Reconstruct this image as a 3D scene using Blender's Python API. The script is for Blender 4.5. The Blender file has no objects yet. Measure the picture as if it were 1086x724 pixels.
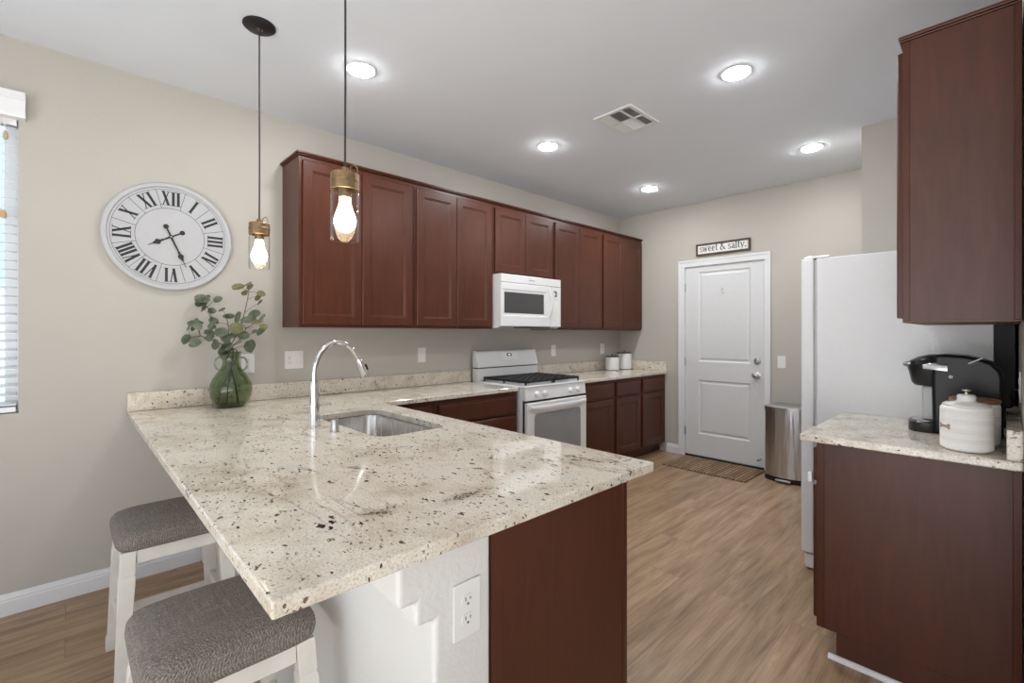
import bpy, bmesh, math, random
from math import sin, cos, pi, radians
from mathutils import Vector, Matrix

S = bpy.context.scene
COL = S.collection
random.seed(7)

# ------------------------------------------------------------------ camera, world, daylight, exposure
YAW = 0.811
cam = bpy.data.objects.new('camera', bpy.data.cameras.new('camera'))
COL.objects.link(cam)
cam.location = (3.2656, -0.2316, 1.3356)
cam.rotation_euler = (pi / 2, 0, YAW)
cam.data.sensor_width = 36
cam.data.lens = 495.46 / 1086 * 36
cam.data.shift_y = (353.86 - 362) / 1086
cam.data.clip_start = 0.02
S.camera = cam

S.view_settings.view_transform = 'Standard'
S.view_settings.look = 'None'
S.view_settings.gamma = 1
S.view_settings.use_curve_mapping = False
S.view_settings.exposure = 0.72
try:
    S.cycles.use_denoising = True
    S.cycles.max_bounces = 10
    S.cycles.diffuse_bounces = 5
    S.cycles.glossy_bounces = 5
    S.cycles.transmission_bounces = 10
    S.cycles.transparent_max_bounces = 16
    S.cycles.sample_clamp_indirect = 6
    S.cycles.caustics_reflective = False
    S.cycles.caustics_refractive = False
except Exception:
    pass

W = bpy.data.worlds.new('daylight_world')
S.world = W
W.use_nodes = True
bg = W.node_tree.nodes['Background']
_nt = W.node_tree
_tc = _nt.nodes.new('ShaderNodeTexCoord')
_sp = _nt.nodes.new('ShaderNodeSeparateXYZ')
_cr = _nt.nodes.new('ShaderNodeValToRGB')
_mr = _nt.nodes.new('ShaderNodeMapRange')
_nt.links.new(_tc.outputs['Generated'], _sp.inputs[0])
_nt.links.new(_sp.outputs[2], _mr.inputs['Value'])
_mr.inputs['From Min'].default_value = -1
_nt.links.new(_mr.outputs[0], _cr.inputs[0])
SKY = (0.86, 0.94, 1.05)
LOWER_FILL = (2.5, 2.5, 2.5)          # lower half of the world, brightened as added fill for the ceiling
e_ = _cr.color_ramp.elements
e_[0].position, e_[0].color = 0.46, tuple(c / 2 for c in LOWER_FILL) + (1,)
e_[1].position, e_[1].color = 0.54, tuple(c / 2 for c in SKY) + (1,)
_nt.links.new(_cr.outputs[0], bg.inputs[0])
bg.inputs[1].default_value = 2.6


# the living area behind the camera is open to the daylight of the world


LED_POWER = 155.0
BULB_POWER = 20.0
CEIL = 2.752
CT = 0.914            # counter top height

# ------------------------------------------------------------------ materials


def new_mat(name):
    m = bpy.data.materials.new(name)
    m.use_nodes = True
    nt = m.node_tree
    return m, nt, nt.nodes['Principled BSDF']


def N(nt, t, **kw):
    n = nt.nodes.new(t)
    for k, v in kw.items():
        setattr(n, k, v)
    return n


def L(nt, a, b):
    nt.links.new(a, b)


def setp(p, **kw):
    for k, v in kw.items():
        k = k.replace('_', ' ')
        if k in p.inputs:
            if isinstance(v, tuple) and len(v) == 3:
                v = v + (1,)
            p.inputs[k].default_value = v


def coords(nt, scale=(1, 1, 1)):
    tc = N(nt, 'ShaderNodeTexCoord')
    mp = N(nt, 'ShaderNodeMapping')
    mp.inputs['Scale'].default_value = scale
    L(nt, tc.outputs['Object'], mp.inputs['Vector'])
    return mp.outputs['Vector']


def noise(nt, vec, scale, detail=3, rough=0.5, dist=0.0):
    n = N(nt, 'ShaderNodeTexNoise')
    n.inputs['Scale'].default_value = scale
    n.inputs['Detail'].default_value = detail
    n.inputs['Roughness'].default_value = rough
    n.inputs['Distortion'].default_value = dist
    if vec is not None:
        L(nt, vec, n.inputs['Vector'])
    return n


def ramp(nt, fac, stops):
    r = N(nt, 'ShaderNodeValToRGB')
    e = r.color_ramp.elements
    e[0].position, e[0].color = stops[0][0], stops[0][1] + (1,)
    e[1].position, e[1].color = stops[-1][0], stops[-1][1] + (1,)
    for p, c in stops[1:-1]:
        x = e.new(p)
        x.color = c + (1,)
    L(nt, fac, r.inputs['Fac'])
    return r.outputs['Color']


def math_(nt, op, a, b=None, clamp=False):
    m = N(nt, 'ShaderNodeMath', operation=op)
    m.use_clamp = clamp
    for i, v in enumerate((a, b)):
        if v is None:
            continue
        if isinstance(v, (int, float)):
            m.inputs[i].default_value = v
        else:
            L(nt, v, m.inputs[i])
    return m.outputs[0]


def mix(nt, fac, a, b, blend='MIX'):
    m = N(nt, 'ShaderNodeMix', data_type='RGBA', blend_type=blend)
    for sock, v in ((m.inputs[0], fac), (m.inputs[6], a), (m.inputs[7], b)):
        if isinstance(v, (int, float)):
            sock.default_value = v
        elif isinstance(v, tuple):
            sock.default_value = v + (1,)
        else:
            L(nt, v, sock)
    return m.outputs[2]


def bump(nt, p, height, strength, dist):
    b = N(nt, 'ShaderNodeBump')
    b.inputs['Strength'].default_value = strength
    b.inputs['Distance'].default_value = dist
    L(nt, height, b.inputs['Height'])
    L(nt, b.outputs['Normal'], p.inputs['Normal'])


def simple(name, col, rough=0.5, metal=0.0, var=0.04, vscale=30, bmp=0.0, bscale=80, **kw):
    """plain coloured surface with a little procedural variation"""
    m, nt, p = new_mat(name)
    setp(p, Roughness=rough, Metallic=metal, **kw)
    v = coords(nt)
    n = noise(nt, v, vscale, 3)
    a = tuple(max(0, c * (1 - var)) for c in col)
    b = tuple(min(1, c * (1 + var)) for c in col)
    L(nt, ramp(nt, n.outputs['Fac'], [(0.3, a), (0.7, b)]), p.inputs['Base Color'])
    if bmp:
        n2 = noise(nt, v, bscale, 2)
        bump(nt, p, n2.outputs['Fac'], bmp, 0.004)
    return m


M = {}
M['wall'] = simple('wall_paint', (0.480, 0.452, 0.405), 0.75, var=0.015, vscale=3, bmp=0.22, bscale=95)
M['pony'] = simple('white_texture_paint', (0.70, 0.69, 0.66), 0.6, var=0.015, vscale=3, bmp=0.5, bscale=70)
M['ceiling'] = simple('ceiling_paint', (0.745, 0.782, 0.835), 0.85, var=0.01, vscale=3, bmp=0.15, bscale=90)
M['trim'] = simple('white_trim_paint', (0.74, 0.745, 0.75), 0.35, var=0.01)
M['door'] = simple('white_door_paint', (0.68, 0.685, 0.69), 0.4, var=0.01)
M['enamel'] = simple('white_enamel', (0.76, 0.76, 0.765), 0.22, var=0.01)
M['fridge'] = simple('white_pebbled_enamel', (0.72, 0.725, 0.735), 0.32, var=0.01, bmp=0.25, bscale=210)
M['plastic'] = simple('white_plastic', (0.78, 0.775, 0.76), 0.3, var=0.01)
M['offgrey'] = simple('grey_plastic', (0.42, 0.42, 0.43), 0.35, var=0.02)
M['black'] = simple('black_plastic', (0.012, 0.012, 0.013), 0.28, var=0.1)
M['gap'] = simple('gap_black', (0.01, 0.01, 0.01), 0.6, var=0.1)  # flat black, also stands in for shade in gaps and slots
M['iron'] = simple('cast_iron', (0.012, 0.012, 0.013), 0.5, var=0.2, bmp=0.2)
M['cable'] = simple('dark_cable', (0.018, 0.017, 0.016), 0.5, var=0.1)
M['bronze'] = simple('dark_bronze', (0.03, 0.027, 0.025), 0.45, 0.6, var=0.1)
M['lid'] = simple('aged_brass', (0.24, 0.16, 0.085), 0.42, 0.75, var=0.25, vscale=60)
M['brass'] = simple('bright_brass', (0.55, 0.50, 0.38), 0.25, 0.9, var=0.05)
M['chrome'] = simple('chrome', (0.80, 0.80, 0.81), 0.07, 1.0, var=0.01)
M['nickel'] = simple('satin_nickel', (0.55, 0.55, 0.55), 0.28, 1.0, var=0.03)
M['ceramic'] = simple('white_ceramic', (0.74, 0.735, 0.72), 0.25, var=0.02)
M['walnut'] = simple('walnut_wood', (0.075, 0.040, 0.022), 0.5, var=0.35, vscale=25)
M['lidwood'] = simple('acacia_wood', (0.24, 0.12, 0.06), 0.45, var=0.3, vscale=25)
M['signface'] = simple('sign_white', (0.78, 0.77, 0.75), 0.6, var=0.02)
M['ink'] = simple('black_ink', (0.02, 0.02, 0.024), 0.6, var=0.1)
M['greyink'] = simple('grey_ink', (0.11, 0.11, 0.12), 0.6, var=0.05)
M['clockface'] = simple('clock_white', (0.47, 0.475, 0.49), 0.55, var=0.02)
M['tan'] = simple('tan_emblem', (0.36, 0.26, 0.19), 0.6, var=0.05)
M['woodtassel'] = simple('pale_wood', (0.55, 0.38, 0.22), 0.5, var=0.1)
M['blind'] = simple('white_blind', (0.80, 0.81, 0.82), 0.4, var=0.01)
M['stoolpaint'] = simple('antique_white_paint', (0.72, 0.69, 0.625), 0.45, var=0.06, vscale=12)
M['ground'] = simple('pale_concrete', (0.5, 0.48, 0.45), 0.9, var=0.1, vscale=2)
M['stem'] = simple('brown_stem', (0.05, 0.035, 0.022), 0.6, var=0.3)


def mat_emit(name, col, strength):
    m, nt, p = new_mat(name)
    setp(p, Base_Color=(0.8, 0.8, 0.8), Roughness=0.5)
    p.inputs['Emission Color'].default_value = col + (1,)
    p.inputs['Emission Strength'].default_value = strength
    return m


M['led'] = mat_emit('led_diffuser', (0.95, 0.975, 1.0), LED_POWER)
M['bulb'] = mat_emit('warm_bulb', (1.0, 0.76, 0.47), BULB_POWER)
M['display'] = mat_emit('display_digits', (0.75, 0.95, 1.0), 0.6)


def mat_wood():
    m, nt, p = new_mat('cherry_stain')
    v = coords(nt, (14, 14, 1.6))
    n1 = noise(nt, v, 3.0, 5, 0.6, 0.6)
    v2 = coords(nt, (1, 1, 1))
    n2 = noise(nt, v2, 4.0, 3, 0.5)
    c = ramp(nt, n1.outputs['Fac'], [(0.25, (0.062, 0.0170, 0.0080)), (0.55, (0.078, 0.0222, 0.0105)), (0.85, (0.092, 0.0275, 0.0138))])
    c2 = ramp(nt, n2.outputs['Fac'], [(0.3, (0.90, 0.90, 0.90)), (0.7, (1.10, 1.09, 1.08))])
    L(nt, mix(nt, 1.0, c, c2, 'MULTIPLY'), p.inputs['Base Color'])
    setp(p, Roughness=0.34, Specular_IOR_Level=0.36)
    bump(nt, p, n1.outputs['Fac'], 0.05, 0.002)
    return m


M['wood'] = mat_wood()
M['veneer'] = mat_wood()
M['veneer'].name = 'cherry_veneer_panel'
setp(M['veneer'].node_tree.nodes['Principled BSDF'], Roughness=0.42, Specular_IOR_Level=0.50)
M['woodraw'] = simple('unfinished_plywood_edge', (0.12, 0.065, 0.038), 0.55, var=0.15)


def mat_granite():
    m, nt, p = new_mat('cream_granite')
    v = coords(nt)
    wob = noise(nt, v, 9, 3)
    vd = N(nt, 'ShaderNodeVectorMath', operation='MULTIPLY_ADD')
    L(nt, wob.outputs['Color'], vd.inputs[0])
    vd.inputs[1].default_value = (0.035, 0.035, 0.035)
    L(nt, v, vd.inputs[2])
    wob2 = noise(nt, v, 70, 3, 0.6)
    vd2 = N(nt, 'ShaderNodeVectorMath', operation='MULTIPLY_ADD')
    L(nt, wob2.outputs['Color'], vd2.inputs[0])
    vd2.inputs[1].default_value = (0.022, 0.022, 0.022)
    L(nt, vd.outputs[0], vd2.inputs[2])
    base = noise(nt, vd.outputs[0], 7, 7, 0.62)
    col = ramp(nt, base.outputs['Fac'], [(0.26, (0.46, 0.38, 0.29)), (0.42, (0.635, 0.568, 0.468)), (0.56, (0.725, 0.668, 0.575)), (0.75, (0.615, 0.582, 0.52))])
    fine = noise(nt, v, 190, 2, 0.6)
    col = mix(nt, 1.0, col, ramp(nt, fine.outputs['Fac'], [(0.30, (0.66, 0.64, 0.62)), (0.47, (1, 1, 1)), (0.7, (1.12, 1.12, 1.12))]), 'MULTIPLY')
    # veins
    mp = N(nt, 'ShaderNodeMapping')
    mp.inputs['Rotation'].default_value = (0.2, 0.1, radians(38))
    mp.inputs['Scale'].default_value = (0.55, 2.1, 1.2)
    L(nt, vd.outputs[0], mp.inputs['Vector'])
    vn = noise(nt, mp.outputs[0], 2.3, 4, 0.55, 0.8)
    band = math_(nt, 'ABSOLUTE', math_(nt, 'SUBTRACT', vn.outputs['Fac'], 0.56))
    band = math_(nt, 'SUBTRACT', 1.0, math_(nt, 'DIVIDE', band, 0.022), clamp=True)
    gate = noise(nt, v, 2.6, 2)
    gate = ramp(nt, gate.outputs['Fac'], [(0.46, (0, 0, 0)), (0.6, (1, 1, 1))])
    veinf = math_(nt, 'MULTIPLY', band, gate)
    col = mix(nt, math_(nt, 'MULTIPLY', veinf, 0.40), col, (0.27, 0.20, 0.155))
    # dark mineral patches with a place of their own in the slab
    pn = noise(nt, v, 55, 4, 0.7)
    pats = None
    for (ax_, ay_), (bx_, by_), wd in (((2.300, 0.435), (2.297, 0.590), 0.034), ((2.228, 0.252), (2.268, 0.325), 0.020), ((1.825, 0.402), (1.892, 0.440), 0.018)):
        c_ = N(nt, 'ShaderNodeVectorMath', operation='SUBTRACT')
        L(nt, v, c_.inputs[0])
        c_.inputs[1].default_value = ((ax_ + bx_) / 2 - PX / 2, (ay_ + by_) / 2 - YS / 2, 0)
        m_ = N(nt, 'ShaderNodeMapping')
        ln = math.hypot(bx_ - ax_, by_ - ay_)
        m_.vector_type = 'TEXTURE'
        m_.inputs['Rotation'].default_value = (0, 0, math.atan2(by_ - ay_, bx_ - ax_))
        m_.inputs['Scale'].default_value = (ln * 0.75, wd, 2.0)
        L(nt, c_.outputs[0], m_.inputs['Vector'])
        ll = N(nt, 'ShaderNodeVectorMath', operation='LENGTH')
        L(nt, m_.outputs[0], ll.inputs[0])
        w_ = math_(nt, 'SUBTRACT', 1.25, ll.outputs['Value'], clamp=True)
        pats = w_ if pats is None else math_(nt, 'MAXIMUM', pats, w_)
    pk = math_(nt, 'GREATER_THAN', math_(nt, 'MULTIPLY', pats, pn.outputs['Fac']), 0.40)
    pk = math_(nt, 'MULTIPLY', pk, math_(nt, 'GREATER_THAN', noise(nt, v, 210, 2, 0.6).outputs['Fac'], 0.47))
    col = mix(nt, math_(nt, 'MULTIPLY', pats, 0.35), col, (0.25, 0.19, 0.15))
    col = mix(nt, math_(nt, 'MULTIPLY', pk, 0.85), col, (0.055, 0.045, 0.04))
    # flecks
    mpf = N(nt, 'ShaderNodeMapping')
    mpf.inputs['Rotation'].default_value = (0, 0, radians(42))
    mpf.inputs['Scale'].default_value = (0.5, 1.3, 1.0)
    L(nt, vd2.outputs[0], mpf.inputs['Vector'])

    def flecks(scale, keep, size):
        vo = N(nt, 'ShaderNodeTexVoronoi')
        vo.inputs['Scale'].default_value = scale
        L(nt, mpf.outputs[0], vo.inputs['Vector'])
        sp = N(nt, 'ShaderNodeSeparateColor')
        L(nt, vo.outputs['Color'], sp.inputs[0])
        k = math_(nt, 'GREATER_THAN', sp.outputs[0], keep)
        thr = math_(nt, 'MULTIPLY', sp.outputs[1], size)
        return math_(nt, 'MULTIPLY', k, math_(nt, 'LESS_THAN', vo.outputs['Distance'], thr)), sp
    f1, s1 = flecks(52, 0.72, 0.36)
    f2, s2 = flecks(120, 0.66, 0.50)
    f3, s3 = flecks(80, 0.35, 0.60)
    clus = noise(nt, v, 5, 3)
    clus = ramp(nt, clus.outputs['Fac'], [(0.38, (0, 0, 0)), (0.5, (1, 1, 1))])
    f2 = math_(nt, 'MULTIPLY', f2, clus)
    f3 = math_(nt, 'MULTIPLY', f3, math_(nt, 'GREATER_THAN', veinf, 0.45))
    dark = mix(nt, s1.outputs[2], (0.035, 0.028, 0.026), (0.13, 0.055, 0.045))
    col = mix(nt, f2, col, (0.17, 0.11, 0.085))
    col = mix(nt, math_(nt, 'MULTIPLY', f3, 0.9), col, (0.05, 0.04, 0.035))
    col = mix(nt, f1, col, dark)
    L(nt, col, p.inputs['Base Color'])
    setp(p, Roughness=0.06, Specular_IOR_Level=0.5)
    return m


PX, PY, XC, YS = 2.474, 1.166, 0.627, 2.352      # worktop outline
M['granite'] = mat_granite()


def mat_floor():
    m, nt, p = new_mat('oak_vinyl_planks')
    tc = N(nt, 'ShaderNodeTexCoord')
    sx = N(nt, 'ShaderNodeSeparateXYZ')
    L(nt, tc.outputs['Object'], sx.inputs[0])
    cx = N(nt, 'ShaderNodeCombineXYZ')
    L(nt, sx.outputs[1], cx.inputs[0])
    L(nt, sx.outputs[0], cx.inputs[1])
    br = N(nt, 'ShaderNodeTexBrick')
    br.offset, br.offset_frequency = 0.37, 2
    br.inputs['Scale'].default_value = 1
    br.inputs['Brick Width'].default_value = 1.22
    br.inputs['Row Height'].default_value = 0.18
    br.inputs['Mortar Size'].default_value = 0.0011
    br.inputs['Mortar Smooth'].default_value = 0.1
    br.inputs['Bias'].default_value = 0.0
    br.inputs['Color1'].default_value = (0.0, 0.0, 0.0, 1)
    br.inputs['Color2'].default_value = (1, 1, 1, 1)
    br.inputs['Mortar'].default_value = (0.5, 0.5, 0.5, 1)
    L(nt, cx.outputs[0], br.inputs['Vector'])
    # grain, shifted plank by plank
    sh = N(nt, 'ShaderNodeVectorMath', operation='MULTIPLY_ADD')
    L(nt, br.outputs['Color'], sh.inputs[0])
    sh.inputs[1].default_value = (7, 3, 11)
    L(nt, cx.outputs[0], sh.inputs[2])
    mp = N(nt, 'ShaderNodeMapping')
    mp.inputs['Scale'].default_value = (1.0, 11, 1)
    L(nt, sh.outputs[0], mp.inputs['Vector'])
    g = noise(nt, mp.outputs[0], 2.2, 6, 0.62, 0.5)
    mp2 = N(nt, 'ShaderNodeMapping')
    mp2.inputs['Scale'].default_value = (2.2, 60, 1)
    L(nt, sh.outputs[0], mp2.inputs['Vector'])
    g2 = noise(nt, mp2.outputs[0], 2.0, 3, 0.6)
    col = ramp(nt, g.outputs['Fac'], [(0.28, (0.205, 0.126, 0.070)), (0.48, (0.360, 0.236, 0.142)), (0.62, (0.445, 0.304, 0.192)), (0.8, (0.312, 0.201, 0.119))])
    col = mix(nt, 1.0, col, ramp(nt, g2.outputs['Fac'], [(0.3, (0.84, 0.83, 0.82)), (0.7, (1.09, 1.09, 1.09))]), 'MULTIPLY')
    col = mix(nt, 1.0, col, ramp(nt, br.outputs['Color'], [(0.0, (0.86, 0.85, 0.84)), (1.0, (1.10, 1.10, 1.10))]), 'MULTIPLY')
    col = mix(nt, math_(nt, 'MULTIPLY', br.outputs['Fac'], 0.6), col, (0.10, 0.065, 0.04))
    L(nt, col, p.inputs['Base Color'])
    setp(p, Roughness=0.36, Specular_IOR_Level=0.45)
    bump(nt, p, g2.outputs['Fac'], 0.05, 0.002)
    return m


M['floor'] = mat_floor()


def mat_fabric():
    m, nt, p = new_mat('grey_tweed')
    v = coords(nt)
    wq = noise(nt, v, 85, 2)
    vq = N(nt, 'ShaderNodeVectorMath', operation='MULTIPLY_ADD')
    L(nt, wq.outputs['Color'], vq.inputs[0])
    vq.inputs[1].default_value = (0.009, 0.009, 0.009)
    L(nt, v, vq.inputs[2])
    sp = N(nt, 'ShaderNodeSeparateXYZ')
    L(nt, vq.outputs[0], sp.inputs[0])
    k = 2 * pi / 0.0075
    a = math_(nt, 'MULTIPLY', math_(nt, 'ADD', sp.outputs[0], math_(nt, 'MULTIPLY', sp.outputs[2], 0.8)), k)
    b = math_(nt, 'MULTIPLY', math_(nt, 'SUBTRACT', sp.outputs[1], math_(nt, 'MULTIPLY', sp.outputs[2], 0.8)), k)
    wv = math_(nt, 'MULTIPLY', math_(nt, 'SINE', a), math_(nt, 'SINE', b))
    fine = noise(nt, v, 420, 2)
    s1 = noise(nt, coords(nt, (3, 75, 40)), 4, 3)
    s2 = noise(nt, coords(nt, (75, 3, 40)), 4, 3)
    st = math_(nt, 'MAXIMUM', s1.outputs['Fac'], s2.outputs['Fac'])
    f_ = math_(nt, 'ADD', math_(nt, 'MULTIPLY', wv, 0.17), math_(nt, 'ADD', math_(nt, 'MULTIPLY', fine.outputs['Fac'], 0.62), math_(nt, 'MULTIPLY', st, 0.45)))
    c = ramp(nt, f_, [(0.25, (0.045, 0.036, 0.030)), (0.5, (0.165, 0.142, 0.122)), (0.72, (0.30, 0.268, 0.236)), (0.95, (0.58, 0.53, 0.48))])
    L(nt, c, p.inputs['Base Color'])
    setp(p, Roughness=0.95, Specular_IOR_Level=0.15)
    bump(nt, p, f_, 0.6, 0.002)
    return m


M['fabric'] = mat_fabric()


def mat_steel(name, col, rough, scl):
    m, nt, p = new_mat(name)
    n = noise(nt, coords(nt, scl), 3, 4, 0.6)
    L(nt, ramp(nt, n.outputs['Fac'], [(0.3, tuple(c * 0.9 for c in col)), (0.7, tuple(min(1, c * 1.08) for c in col))]), p.inputs['Base Color'])
    r = math_(nt, 'ADD', math_(nt, 'MULTIPLY', n.outputs['Fac'], 0.12), rough - 0.06)
    L(nt, r, p.inputs['Roughness'])
    setp(p, Metallic=1.0)
    return m


M['steel'] = mat_steel('brushed_steel', (0.62, 0.60, 0.58), 0.26, (14, 14, 0.8))
M['cansteel'] = mat_steel('bin_steel', (0.62, 0.62, 0.63), 0.32, (60, 60, 2))
_nt = M['cansteel'].node_tree
_n = noise(_nt, coords(_nt, (9, 9, 0.9)), 2.0, 2)
bump(_nt, _nt.nodes['Principled BSDF'], _n.outputs['Fac'], 0.5, 0.02)


def mat_mat():
    m, nt, p = new_mat('woven_jute')
    v = coords(nt)
    w = N(nt, 'ShaderNodeTexWave', wave_type='BANDS', bands_direction='X')
    w.inputs['Scale'].default_value = 9.5
    w.inputs['Distortion'].default_value = 1.2
    w.inputs['Detail'].default_value = 2
    L(nt, v, w.inputs['Vector'])
    ch = N(nt, 'ShaderNodeTexBrick')
    ch.inputs['Scale'].default_value = 1
    ch.inputs['Brick Width'].default_value = 0.17
    ch.inputs['Row Height'].default_value = 0.034
    ch.inputs['Mortar Size'].default_value = 0.004
    ch.inputs['Color1'].default_value = (0.75, 0.75, 0.75, 1)
    ch.inputs['Color2'].default_value = (1.2, 1.2, 1.2, 1)
    ch.inputs['Mortar'].default_value = (0.62, 0.62, 0.62, 1)
    sx = N(nt, 'ShaderNodeSeparateXYZ')
    L(nt, v, sx.inputs[0])
    cx = N(nt, 'ShaderNodeCombineXYZ')
    L(nt, sx.outputs[1], cx.inputs[0])
    L(nt, sx.outputs[0], cx.inputs[1])
    L(nt, cx.outputs[0], ch.inputs['Vector'])
    n = noise(nt, v, 160, 3)
    c = ramp(nt, w.outputs['Fac'], [(0.1, (0.20, 0.125, 0.074)), (0.6, (0.29, 0.195, 0.122)), (1.0, (0.35, 0.25, 0.165))])
    c = mix(nt, 1.0, c, ch.outputs['Color'], 'MULTIPLY')
    c = mix(nt, 1.0, c, ramp(nt, n.outputs['Fac'], [(0.3, (0.7, 0.7, 0.7)), (0.7, (1.2, 1.2, 1.2))]), 'MULTIPLY')
    L(nt, c, p.inputs['Base Color'])
    setp(p, Roughness=0.95, Specular_IOR_Level=0.1)
    bump(nt, p, ch.outputs['Fac'], 0.4, 0.004)
    return m


M['jute'] = mat_mat()


def mat_thin_glass(name, col, fres=0.6):
    m = bpy.data.materials.new(name)
    m.use_nodes = True
    nt = m.node_tree
    nt.nodes.clear()
    out = N(nt, 'ShaderNodeOutputMaterial')
    tr = N(nt, 'ShaderNodeBsdfTransparent')
    tr.inputs[0].default_value = col + (1,)
    gl = N(nt, 'ShaderNodeBsdfGlossy')
    gl.inputs['Roughness'].default_value = 0.02
    lw = N(nt, 'ShaderNodeLayerWeight')
    fac = math_(nt, 'ADD', math_(nt, 'MULTIPLY', math_(nt, 'POWER', lw.outputs['Facing'], 4.0), fres), 0.014, clamp=True)
    ms = N(nt, 'ShaderNodeMixShader')
    L(nt, fac, ms.inputs[0])
    L(nt, tr.outputs[0], ms.inputs[1])
    L(nt, gl.outputs[0], ms.inputs[2])
    L(nt, ms.outputs[0], out.inputs[0])
    return m


M['pane'] = mat_thin_glass('window_glass', (0.66, 0.76, 0.82))
M['jarglass'] = mat_thin_glass('clear_jar_glass', (0.97, 0.97, 0.96), 0.85)


def mat_green_glass():
    m, nt, p = new_mat('green_glass')
    setp(p, Base_Color=(0.30, 0.43, 0.25), Roughness=0.02, IOR=1.45)
    p.inputs['Transmission Weight'].default_value = 1.0
    n = noise(nt, coords(nt), 5, 2)
    L(nt, ramp(nt, n.outputs['Fac'], [(0.3, (0.47, 0.57, 0.38)), (0.7, (0.54, 0.63, 0.45))]), p.inputs['Base Color'])
    return m


M['green'] = mat_green_glass()


def mat_darkglass(name, col, rough=0.06):
    m, nt, p = new_mat(name)
    n = noise(nt, coords(nt), 3, 2)
    L(nt, ramp(nt, n.outputs['Fac'], [(0.3, tuple(c * .95 for c in col)), (0.7, tuple(c * 1.05 for c in col))]), p.inputs['Base Color'])
    setp(p, Roughness=rough, Specular_IOR_Level=0.6)
    return m


M['ovenglass'] = mat_darkglass('oven_glass', (0.27, 0.27, 0.28), 0.12)
M['mwglass'] = mat_darkglass('microwave_glass', (0.065, 0.065, 0.067), 0.08)
M['gloss_black'] = mat_darkglass('gloss_black', (0.008, 0.008, 0.009), 0.3)
M['gloss_black'].node_tree.nodes['Principled BSDF'].inputs['Specular IOR Level'].default_value = 0.22


def mat_leaf(name, a, b):
    m, nt, p = new_mat(name)
    n = noise(nt, coords(nt), 26, 3)
    L(nt, ramp(nt, n.outputs['Fac'], [(0.3, a), (0.7, b)]), p.inputs['Base Color'])
    setp(p, Roughness=0.55, Specular_IOR_Level=0.3)
    return m


M['leaf'] = mat_leaf('eucalyptus_leaf', (0.065, 0.085, 0.052), (0.155, 0.175, 0.118))
M['leafwarm'] = mat_leaf('olive_leaf', (0.105, 0.108, 0.040), (0.18, 0.178, 0.078))

# ------------------------------------------------------------------ mesh helpers


def wloc(o):
    v = Vector((0, 0, 0))
    while o is not None:
        v += o.location
        o = o.parent
    return v


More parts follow.
